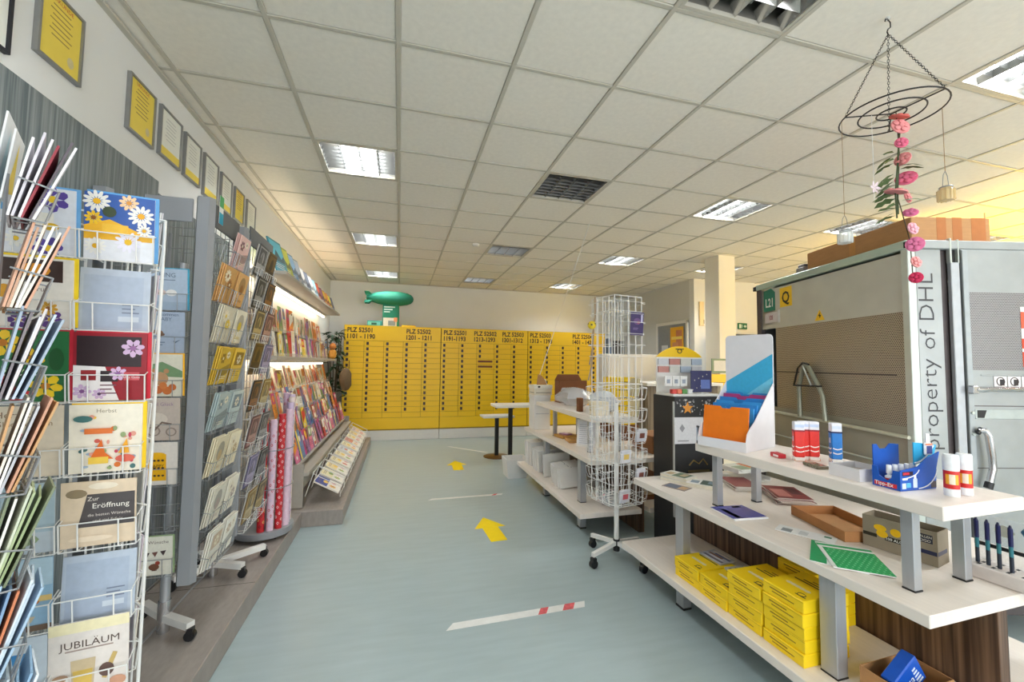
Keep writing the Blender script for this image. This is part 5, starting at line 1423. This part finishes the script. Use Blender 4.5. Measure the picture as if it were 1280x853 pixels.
for k in range(4):
    F = TM((0, 0, 0), R(90*k))
    f = MB()
    for x in (-S, -.075, 0, .075, S):
        f.tube([(x, -S, .46), (x, -S, 2.10)], .0036, M_wire, 5, T=F)
    for z in (.46, .80, 1.10, 1.40, 1.98, 2.10):
        f.tube([(-S, -S, z), (S, -S, z)], .0034, M_wire, 5, T=F)
    f.build('wire_face', t)
    for i, z in enumerate((.48, .63, .78, .93, 1.10, 1.27)):
        for x in (-.072, .072):
            p = MB()
            for q in (-.06, -.02, .02, .06):                 # flared basket wires
                p.tube([(x+q, -S, z), (x+q, -S-.04, z+.01), (x+q, -S-.058, z+.05), (x+q, -S-.066, z+.10)], .0017, M_wire, 4, T=F)
            p.tube([(x-.06, -S, z+.11), (x-.06, -S-.066, z+.10), (x+.06, -S-.066, z+.10), (x+.06, -S, z+.11)], .002, M_wire, 4, T=F)
            p.tube([(x-.06, -S-.04, z+.01), (x+.06, -S-.04, z+.01)], .002, M_wire, 4, T=F)
            p.build('wire_pocket', t)
    for z in (1.62, 1.80, 1.96):
        p = MB()
        p.tube([(-.13, -S, z+.10), (-.13, -S-.05, z+.09), (.13, -S-.05, z+.09), (.13, -S, z+.10)], .002, M_wire, 4, T=F)
        p.tube([(-.13, -S, z), (-.13, -S-.035, z), (.13, -S-.035, z), (.13, -S, z)], .002, M_wire, 4, T=F)
        p.build('wire_pocket', t)
MB().tube([(.10*math.cos(a*.4), .10*math.sin(a*.4), .455) for a in range(16)], .003, M_wire, 5, True).tube([(.06*math.cos(a*.4), .06*math.sin(a*.4), .455) for a in range(16)], .003, M_wire, 5, True).build('bottom_rings', t)
me = card_mesh(.135, .185, (70, 58, 98), [('c', .5, .6, .28, (110, 84, 130), .2), ('c', .6, .55, .12, (150, 90, 110), .1), ('l', .2, .3, .6, 2, (150, 130, 170)), ('r', .78, .55, .92, .9, (190, 186, 214))], None, .004)
pS = TM((1.715, 3.07, 0), R(12)) @ Vector((.075, -S-.012, 1.79))
put_card(me, tuple(pS), R(12), R(4), 'dark violet picture card in the upper pocket of the wire spinner', None, 'picture_card')
for k, (x, z, s) in enumerate(((-.09, .50, .05), (.07, .645, .045), (-.08, .795, .05), (.08, .945, .05))):
    p = TM((1.715, 3.07, 0), R(12)) @ Vector((x, -S-.045, z+.012))
    m = MB().cbox(-s, s, -.012, .012, 0, .10, mat('foil_bag', (206, 206, 214), .25, .1), .006).box(-s*.5, s*.5, -.0128, -.012, .03, .07, ink(((196, 90, 100), (120, 70, 60), (214, 180, 90), (110, 60, 50))[k]))
    tag(m.build('foil_sachet', None, tuple(p), (R(8), 0, R(12))), 'small silvery sachet in a lower pocket of the wire spinner', 'sachet', 'sachets on the wire spinner')
for k, z in enumerate((1.11, 1.28)):
    p = TM((1.715, 3.07, 0), R(102)) @ Vector((0, -S-.045, z+.012))
    m = MB().cbox(-.05, .05, -.012, .012, 0, .15, mat('gold_foil', (196, 186, 150), .25, .4), .006)
    tag(m.build('foil_sachet', None, tuple(p), (R(8), 0, R(102))), 'tall gold sachet in the side pocket of the wire spinner', 'sachet', 'gold sachets on the wire spinner')
M_tag = mat('twig_tan', (176, 150, 120), .7)
m = MB()
for (a, b_) in (((-.155, .08, 2.11), (-.158, .11, 1.80)), ((-.155, .10, 1.84), (-.165, .14, 1.55)), ((-.155, .11, 1.68), (-.168, .15, 1.42))):
    m.tube([a, tuple((Vector(a)+Vector(b_))/2+Vector((.012, 0, 0))), b_], .007, M_tag, 6)
tag(m.build('dried_twigs', None, (1.715, 3.07, 0), (0, 0, R(12))), 'tan dried twigs hooked on the corner of the wire spinner', 'twigs')
m = MB().lathe([(0.001, -.034), (.017, -.03), (.029, -.017), (.034, 0), (.029, .017), (.017, .03), (.001, .034)], ink((226, 196, 40)), 14)
for a in range(6):
    th = a*1.05
    m.poly([(.0346*math.cos(th+s)*math.cos(q), .0346*math.sin(th+s)*math.cos(q), .0346*math.sin(q)) for s, q in ((-.22, -.2+.3*(a % 2)), (.22, -.2+.3*(a % 2)), (.2, .2+.3*(a % 2)), (-.2, .2+.3*(a % 2)))], M_ink)
tag(m.build('bee_ball', None, (1.49, 3.06, 1.87)), 'little yellow and black ball hanging on the wire spinner', 'ball')

# ---- two-level writing table
M_post = mat('table_post_black', (20, 18, 18), .4)
t = thing('writing_table', 'white topped standing table on a black column before the mailboxes', 'table', (1.72, 6.42, 0))
MB().cbox(-.27, .40, -.16, .26, .865, .905, M_white, .004).build('table_top', t)
MB().cbox(-.03, .03, -.03, .03, .0, .865, M_post, .003).build('column', t)
t = thing('low_table', 'lower white topped table on a round brown base behind the standing one', 'table', (1.60, 6.85, 0))
MB().cbox(-.26, .27, -.15, .17, .655, .685, M_white, .004).build('table_top', t)
MB().cbox(-.03, .03, -.03, .03, .02, .655, M_post, .003).build('column', t)
MB().lathe([(0, 0), (.215, 0), (.22, .006), (.2, .016), (.05, .026), (0, .026)], mat('base_brown', (96, 66, 30), .4), 28).build('base', t)

# ---- black postcard display with a stamp rack on top
t = thing('postcard_display', 'black floor display with gold stars and a white information panel', 'display stand', (2.235, 3.03, 0), R(-4))
MB().cbox(0, .46, 0, .34, 0, 1.29, M_black, .004).build('body', t)
m = MB()
q = random.Random(8)
for k in range(60):
    x, z = q.uniform(.02, .44), q.uniform(1.13, 1.27)
    s = q.choice((.005, .008, .011))
    m.poly([(x+s*math.cos(a*1.05), -.001, z+s*math.sin(a*1.05)) for a in range(6)], ink(q.choice(((150, 150, 150), (206, 200, 190), (110, 104, 110)))))
m.poly([(.12+(.055 if a % 2 == 0 else .024)*math.cos(a*.628+.314), -.0016, 1.195+(.055 if a % 2 == 0 else .024)*math.sin(a*.628+.314)) for a in range(10)], ink((230, 150, 40)))
sp = m.build('star_print', t)
sp['kind'] = 'stuff'
m = MB().cbox(-.01, .26, -.012, -.002, .90, 1.12, ink((222, 222, 226)), .002).poly([(.06+.025*math.cos(a*1.57), -.0128, 1.03+.035*math.sin(a*1.57)) for a in range(4)], ink((150, 150, 156)))
m.box(.02, .12, -.0126, -.012, .92, .93, ink((150, 150, 156)))
m.build('information_panel', t)
m = MB().tube([(.13, -.0015, .72), (.17, -.0015, .76), (.22, -.0015, .73), (.26, -.0015, .77), (.30, -.0015, .72)], .006, ink((120, 96, 40)), 5).box(.12, .32, -.0014, 0, .66, .68, ink((90, 74, 36)))
m.build('gold_print', t)
MB().box(-.008, -.0005, 0, .02, .3, 1.25, ink((190, 190, 186))).build('side_strip', t)
t = thing('stamp_rack', 'white stamp rack with a yellow posthorn arch on the black display', 'rack', (2.235, 3.03, 1.2905), R(-4))
MB().cbox(0, .46, .02, .30, 0, .02, M_white, .003).build('base', t)
m = MB().prism([(0, .28, 0), (.46, .28, 0), (.46, .28, .34), (0, .28, .34)], (0, .012, 0), M_white)
m.build('back_panel', t)
pts = [(.46-.46*k/14, .34+.10*math.sin(math.pi*k/14)**.8) for k in range(15)]
m = MB().prism([(x, .276, z) for x, z in pts], (0, .018, 0), M_yellow)
m.tube([(.23+.022*math.cos(a*.6), .274, .395+.018*math.sin(a*.6)) for a in range(10)], .004, M_ink, 5, True)
m.box(.19, .27, .272, .276, .410, .418, M_ink)
m.build('yellow_arch', t)
m = MB()
for r in range(2):
    for c in range(4):
        m.box(.01+.112*c, .112+.112*c, .262, .279, .20+.07*(1-r)-.0, .255+.07*(1-r), ink(((206, 206, 210), (190, 130, 120), (214, 214, 206), (176, 190, 206))[(c+r) % 4]))
m.build('stamp_sheets', t)
m = MB()
for c in range(3):
    m.cbox(.01+.075*c, .08+.075*c, .16, .17, .08, .17, ink((232, 232, 230)), .002).box(.028+.075*c, .06+.075*c, .158, .16, .105, .14, ink((150, 160, 176)))
m.build('price_cards', t)
m = MB().cbox(.245, .45, .13, .14, .03, .22, ink((60, 62, 104)), .002)
for k in range(9):
    m.poly([(.26+.02*k+.006*math.cos(a), .129, .05+.017*((k*5) % 9)+.006*math.sin(a)) for a in range(6)], ink((206, 200, 180)))
m.box(.34, .43, .1285, .13, .06, .14, ink((110, 130, 196)))
m.build('picture_card', t)
m = MB()
for k, c in enumerate(((206, 60, 50), (230, 120, 90), (90, 150, 80), (226, 226, 226))):
    m.cbox(.01+.05*k, .055+.05*k, .05, .09, .021, .06, ink(c), .004)
m.build('small_packs', t)
# letter trays on the far right corner of the near gondola
t = thing('letter_tray', 'white two-level letter tray with papers behind the shelf posts', 'tray', (2.40, 2.53, .7005), R(2))
for z in (0, .07):
    MB().cbox(0, .30, 0, .24, z, z+.006, M_white, .002).box(0, .006, 0, .24, z+.006, z+.03, M_white).box(.294, .30, 0, .24, z+.006, z+.03, M_white).build('tray_level', t)
for x in (.002, .29):
    MB().box(x, x+.008, .22, .236, .03, .07, M_white).build('strut', t)
m = MB().cbox(0, .2, 0, .2, 0, .012, ink((214, 216, 208)), .002).box(.02, .12, .02, .12, .012, .0125, ink((150, 170, 140))).box(.13, .19, .05, .18, .012, .0125, ink((214, 120, 60)))
tag(m.build('paper_stack', None, (2.45, 2.55, .777), (0, 0, R(4))), 'stack of printed forms lying in the white letter tray', 'papers')
# yellow boxes in the gap
m = MB().cbox(0, .01, 0, .22, 0, .36, M_yellow, .002).box(-.001, 0, .04, .18, .1, .12, M_ink2)
tag(m.build('advertising_sign', None, (2.98, 4.28, .43), (0, 0, R(-60))), 'yellow advertising panel standing beside the black display', 'panel')
m = MB().cbox(0, .14, 0, .03, .0, .43, M_greyd, .002)
tag(m.build('panel_holder', None, (2.96, 4.30, 0), (0, 0, R(-60))), 'grey holder under the yellow advertising panel', 'holder')
t = thing('yellow_parcel_rack', 'stack of yellow parcel cartons seen through the wire spinner', 'carton stack', (2.36, 4.28, .8711))
for k in range(6):
    MB().cbox(0, .27, 0, .26, .09*k, .09*k+.088, M_yell2, .003).box(.03, .24, -.001, 0, .09*k+.03, .09*k+.04, M_ink2).build('carton', t)
m = MB().cbox(0, .31, 0, .34, 0, .17, M_kraftd, .003)
tag(m.build('brown_carton', None, (2.34, 4.24, .7005)), 'low dark brown carton under the yellow parcel cartons', 'box')

# ---- service counter, screen and cabinets at the back right
t = thing('service_counter', 'striped brown service counter with a white top', 'counter', (3.30, 5.05, 0))
MB().cbox(0, 1.15, 0, .6, .02, 1.27, M_counter, .003).build('body', t)
MB().cbox(-.04, 1.2, -.05, .65, 1.27, 1.31, M_white, .003).build('worktop', t)
MB().box(.0, 1.15, .02, .58, 0, .02, M_dark).build('kick_plate', t)
t = thing('white_screen', 'white partition cabinet behind the counter', 'cabinet', (3.20, 6.05, 0))
MB().cbox(0, .98, 0, .35, 0, 1.73, M_white, .004).build('body', t)
for k in range(2):
    MB().cbox(.03+.475*k, .475+.475*k, -.008, 0, .1, 1.70, M_white, .003).build('door_panel', t)
m = MB().cbox(0, .06, 0, .2, 0, .12, ink((90, 110, 140)), .01).cbox(.01, .05, .02, .18, .12, .26, ink((110, 130, 160)), .015).cbox(.1, .3, .02, .05, 0, .22, ink((44, 44, 50)), .006)
tag(m.build('desk_device', None, (3.28, 6.12, 1.7305)), 'blue and black desk device on the white partition cabinet', 'device')
# door posters, pillar notices
m = MB().cbox(-.006, 0, -.21, .21, 0, .62, ink((240, 180, 40)), .002).box(-.007, -.006, -.17, .02, .05, .55, ink((206, 130, 90))).box(-.0075, -.0065, -.17, .17, .36, .42, ink((250, 226, 120))).box(-.0075, -.0065, -.05, .14, .06, .3, ink((214, 150, 110)))
tag(m.build('door_poster', None, (5.549, 7.43, 1.74)), 'orange and yellow poster on the grey door', 'poster')
m = MB().cbox(-.004, 0, -.11, .11, 0, .30, ink((222, 224, 230)), .002).box(-.0045, -.004, -.08, .08, .1, .2, ink((196, 200, 210)))
tag(m.build('door_sheet', None, (5.549, 7.84, 1.69)), 'white sheet of paper on the grey door', 'sheet')
m = MB().cbox(0, .10, -.04, 0, 0, .48, ink((232, 208, 158)), .004).box(.085, .1, -.042, -.04, .04, .12, ink((120, 80, 50)))
tag(m.build('cream_wall_box', None, (5.70, 6.959, 2.35)), 'tall cream box mounted on the white wall behind the pillar', 'wall box')
t = thing('framed_notice', 'yellow framed notice hanging beside the pillar', 'notice', (5.87, 6.925, 2.20))
MB().box(0, .26, 0, .02, 0, .03, M_yellow).box(0, .26, 0, .02, .39, .42, M_yellow).box(0, .03, 0, .02, .03, .39, M_yellow).box(.23, .26, 0, .02, .03, .39, M_yellow).build('frame', t)
MB().box(.03, .23, .006, .02, .03, .39, ink((196, 194, 200))).build('sheet', t)
m = MB().cbox(0, .22, -.025, 0, 0, .125, ink((20, 104, 66)), .002)
m.box(.02, .07, -.026, -.025, .02, .10, ink((226, 238, 230))).poly([(.13, -.0262, .06), (.17, -.0262, .095), (.17, -.0262, .075), (.2, -.0262, .075), (.2, -.0262, .045), (.17, -.0262, .045), (.17, -.0262, .025)], ink((226, 238, 230))).box(.085, .1, -.026, -.025, .03, .095, ink((226, 238, 230)))
tag(m.build('exit_sign', None, (6.63, 6.959, 2.315)), 'small green emergency exit sign on the far wall', 'sign')
t = thing('leaflet_holder', 'green-framed leaflet holder above a yellow card beside the pillar', 'holder', (4.60, 5.34, 1.25))
MB().cbox(0, .40, 0, .015, .20, .42, ink((120, 140, 110)), .003).box(.04, .34, -.001, 0, .23, .39, ink((206, 204, 200))).build('frame', t)
MB().cbox(-.02, .40, -.002, .013, 0, .18, M_yellow, .002).box(.02, .34, -.003, -.002, .05, .06, M_ink2).build('yellow_card', t)
t = thing('grey_cabinet', 'dark low cabinet under the exit sign', 'cabinet', (5.9, 6.35, 0))
MB().cbox(0, 1.6, 0, .5, 0, 2.16, M_greyd, .004).build('body', t)
MB().cbox(.02, .79, -.012, 0, .05, 2.12, M_greyd, .003).cbox(.81, 1.58, -.012, 0, .05, 2.12, M_greyd, .003).build('cabinet_door', t)

# ---- plant and bag between shelving and mailboxes
M_leaf = mat('leaf_green', (40, 72, 44), .5, var=.25, scale=12)
M_stem = mat('stem_brown', (70, 56, 40), .7)
t = thing('leafy_plant', 'tall dark green artificial plant between the shelving and the mailboxes', 'plant', (-1.2, 8.42, .141))
MB().lathe([(0, 0), (.11, 0), (.14, .25), (.125, .26), (0, .24)], mat('pot_brown', (96, 70, 52), .6), 18).build('pot', t)
m = MB()
q = random.Random(12)
for k in range(9):
    a = q.uniform(0, 6.28)
    m.tube([(0, 0, .22), (.06*math.cos(a), .06*math.sin(a), .9), (.13*math.cos(a), .13*math.sin(a), 1.5+q.uniform(0, .5))], .008, M_stem, 5)
m.build('stems', t)
lf = MB().add([(0, 0, 0), (.03, .05, .012), (.024, .1, .008), (0, .16, -.02), (-.024, .1, .008), (-.03, .05, .012)], [(0, 1, 2, 3, 4, 5)], M_leaf).mesh('leaf')
for k in range(150):
    a = q.uniform(0, 6.28); r_ = q.uniform(.02, .14)
    link('leaf', lf, t, (r_*math.cos(a), r_*math.sin(a), q.uniform(.7, 1.98)), (q.uniform(-.8, .5), q.uniform(-.4, .4), a-1.57+q.uniform(-.5, .5)))
m = crumple(MB(), (0, 0, 0), .11, .10, .42, mat('bag_brown', (104, 84, 58), .6, var=.15), 17, 10, .12)
m.tube([(-.05, 0, .40), (-.05, 0, .55), (.05, 0, .55), (.05, 0, .40)], .008, M_stem, 5)
tag(m.build('brown_bag', None, (-.93, 8.03, 1.02), (0, 0, .3)), 'brown gift bag hanging at the end of the wall shelving', 'bag')
m = MB().cbox(-.06, .06, -.05, .05, 0, .16, ink((226, 160, 60)), .03).lathe([(.001, 0), (.05, .02), (.06, .06), (.04, .1), (.001, .12)], ink((206, 130, 60)), 12, (0, 0, .16))
tag(m.build('soft_toy', None, (-1.15, 7.93, 1.601)), 'small orange soft toy on the end of the middle shelf', 'toy')

# ---- cord from the ceiling to the far gondola
tag(MB().tube([(2.21, 4.62, 3.285), (2.0, 4.95, 2.3), (1.80, 5.24, 1.41)], .004, M_wire, 6).build('hanging_cord'), 'thin white cord hanging from the ceiling to the shelf unit', 'cord')

# ================================================================== HANGING MOBILE
HC = Vector((2.27, 1.41, 2.785))
HK = Vector((2.285, 1.42, 3.285))
M_bw = mat('black_wire', (34, 30, 30), .4, .4)
t = thing('wire_mobile', 'black wire ring mobile hanging from the ceiling on chains', 'mobile', tuple(HC))
o = HK-HC
MB().cyl((o.x, o.y, o.z), (o.x, o.y, o.z-.012), .012, M_glass, 10).tube([o+Vector((0, 0, -.008)), o+Vector((.018, 0, -.02)), o+Vector((.018, 0, -.045)), o+Vector((0, 0, -.06)), o+Vector((-.006, 0, -.075)), o+Vector((0, 0, -.085))], .003, M_bw, 6).tube([o+Vector((-.018, 0, -.022)), o+Vector((-.012, 0, -.01)), o+Vector((0, 0, -.006))], .003, M_bw, 6).build('hook', t)
rg = MB()
for r_ in (.20, .125, .055):
    rg.tube([(r_*math.cos(R(a)), r_*math.sin(R(a)), 0) for a in range(0, 360, 10)], .0035, M_bw, 6, True)
for a in (35, 155, 275):
    rg.tube([(0, 0, 0), (.2*math.cos(R(a)), .2*math.sin(R(a)), 0)], .003, M_bw, 6)
rg.build('rings', t)
lk = MB().tube([(.0045*math.cos(R(a)), 0, .008*math.sin(R(a))) for a in range(0, 360, 60)], .0012, M_bw, 4, True)
for a in (35, 155, 275):
    p0 = Vector((.2*math.cos(R(a)), .2*math.sin(R(a)), 0)); p1 = o+Vector((0, 0, -.085))
    d = p1-p0
    n = int(d.length/.0125)
    c = MB()
    qd = d.to_track_quat('Z', 'Y').to_matrix().to_4x4()
    for k in range(n):
        T = Matrix.Translation(p0+d*((k+.5)/n)) @ qd @ Matrix.Rotation(R(90*(k % 2)), 4, 'Z')
        c.add(lk.v, lk.f, M_bw, T)
    c.build('chain', t)
def lantern(x, y, z, top, tint, label):
    t = thing('glass_lantern', label, 'lantern', (x, y, z), 0)
    m = MB().lathe([(.0, 0), (.026, 0), (.029, .01), (.029, .048), (.022, .056), (.022, .066)], tint, 14)
    m.build('jar', t)
    MB().tube([(.023*math.cos(R(a)), .023*math.sin(R(a)), .062) for a in range(0, 360, 30)], .003, M_wireg, 5, True).tube([(-.022, 0, .062), (-.014, 0, .12), (0, 0, .14), (.014, 0, .12), (.022, 0, .062)], .0015, M_wireg, 5).build('wire_bail', t)
    MB().tube([(0, 0, .14), (.0, 0, top-z)], .0015, mat('string', (150, 120, 84), .8), 4).build('string', t)
    q = random.Random(3)
    m = MB()
    for k in range(12):
        a = k*.524
        m.cyl((.030*math.cos(a), .030*math.sin(a), .0), (.030*math.cos(a), .030*math.sin(a), .05), .0025, tint, 5)
    m.build('beads', t)
lantern(HC.x-.165, HC.y+.113, 2.165, HC.z-.004, clear('lantern_clear', (224, 228, 226), .5, .1), 'clear glass lantern hanging from the left edge of the ring')
lantern(HC.x+.165, HC.y-.105, 2.335, HC.z-.004, clear('lantern_amber', (232, 206, 150), .6, .15), 'amber glass lantern with beads hanging from the ring')
# garland of pink felt flowers and leaves
t = thing('flower_garland', 'hanging garland of pink flowers and green leaves under the ring', 'garland', (HC.x+.0, HC.y-.02, 1.94))
ZT = HC.z-1.94-.004
MB().tube([(0, 0, ZT), (.012, .0, ZT-.2), (-.01, 0, ZT-.42), (.06, 0, ZT-.62), (.072, 0, .02)], .0022, M_stem, 5).build('thread', t)
st = MB()
st.tube([(.02, 0, ZT-.08), (.005, 0, ZT-.2), (-.01, 0, ZT-.36), (-.012, 0, ZT-.5)], .004, mat('garland_stem', (66, 80, 50), .7), 6)
st.tube([(.0, 0, ZT-.24), (-.025, 0, ZT-.40), (-.02, 0, ZT-.52)], .0035, MATS['garland_stem'], 6)
st.build('stem', t)
M_gl = mat('garland_leaf', (96, 118, 70), .7, var=.15)
gl = MB().add([(0, 0, 0), (.012, .02, .004), (.022, .028, .003), (.012, .045, .004), (.018, .06, 0), (0, .085, -.008), (-.018, .06, 0), (-.012, .045, .004), (-.022, .028, .003), (-.012, .02, .004)], [tuple(range(10))], M_gl).mesh('leaf')
q = random.Random(6)
for k in range(20):
    z = ZT-.20-.017*k
    a = q.choice((2.2, 1.7, 2.6, 5.2, 2.9, 2.0))
    link('leaf', gl, t, (-.01+.01*math.cos(a), .01*math.sin(a), z), (q.uniform(-.7, -.1), q.uniform(-.5, .5), a-1.57))
def felt(parent, x, y, z, r_, c, tilt, rz, name='felt_flower'):
    m = MB()
    mt = mat('felt_%02x%02x%02x' % c, c, .85, var=.10, scale=40)
    n = 14
    m.lathe([(.0001, -.003), (r_*.97, -.003), (r_, 0), (r_*.97, .003), (.0001, .003)], mt, n)
    for k in range(5):
        a = k*1.257
        m.lathe([(.0001, .0), (r_*.28, .001), (r_*.3, .006), (.0001, .009)], mt, 8, (r_*.55*math.cos(a), r_*.55*math.sin(a), .003))
    m.lathe([(.0001, 0), (r_*.3, 0), (r_*.25, .007), (.0001, .009)], mt, 8, (0, 0, .005))
    return m.build(name, parent, (x, y, z), (R(tilt), 0, R(rz)))
P1, P2, P3, P4 = (232, 150, 150), (226, 110, 140), (222, 120, 160), (206, 50, 90)
for (x, z, r_, c, ti, rz) in ((.0, ZT-.03, .04, (220, 110, 100), 20, 0), (.005, ZT-.075, .042, P1, 75, -20), (.008, ZT-.155, .027, P2, 80, -40), (.012, ZT-.235, .034, P1, 75, -80), (.03, ZT-.325, .042, P2, 65, -60), (-.04, ZT-.40, .045, P1, 15, 20), (.035, ZT-.42, .026, P1, 80, 10), (.05, ZT-.49, .03, P3, 50, -50), (.062, ZT-.565, .03, (240, 176, 190), 80, -5), (.072, ZT-.64, .036, P3, 88, -56), (.074, ZT-.725, .028, (238, 160, 160), 80, -8), (.07, ZT-.80, .027, P4, 88, -58)):
    felt(t, x, -.012, z, r_, c, ti, rz)
t = thing('flower_garland', 'pale thin garland with a white blossom beside the pink one', 'garland', (HC.x-.085, HC.y+.03, 2.36))
MB().tube([(0, 0, 0), (0, 0, HC.z-2.36-.004)], .0012, M_wire, 4).build('thread', t)
m = MB()
for k in range(6):
    a = k*1.047
    m.poly([(0, 0, .06), (.02*math.cos(a-.4), -.004, .06+.02*math.sin(a-.4)), (.036*math.cos(a), -.008, .06+.036*math.sin(a)), (.02*math.cos(a+.4), -.004, .06+.02*math.sin(a+.4))], mat('blossom_white', (226, 206, 214), .8))
m.build('blossom', t)

# ---- added glowing yellow box, out of view, tinting the ceiling beyond the roll container
t = thing('added_glow_box', 'added glowing yellow box, out of view, tinting the ceiling beyond the roll container', 'sign', (6.9, 3.0, 2.30))
M_ylit = emit('glow_box_yellow', (255, 200, 10), 20.0)
MB().cbox(-.9, .9, -.10, .10, .0, .40, M_grey, .004).build('housing', t)
MB().box(-.88, .88, -.104, -.1005, .02, .38, M_ylit).box(-.88, .88, .1005, .104, .02, .38, M_ylit).build('lit_face', t)
MB().box(-.88, .88, -.09, .09, .4005, .404, M_ylit).build('lit_top', t)
MB().cyl((-.7, 0, .40), (-.7, 0, .985), .008, M_alu, 8).cyl((.7, 0, .40), (.7, 0, .985), .008, M_alu, 8).build('rods', t)
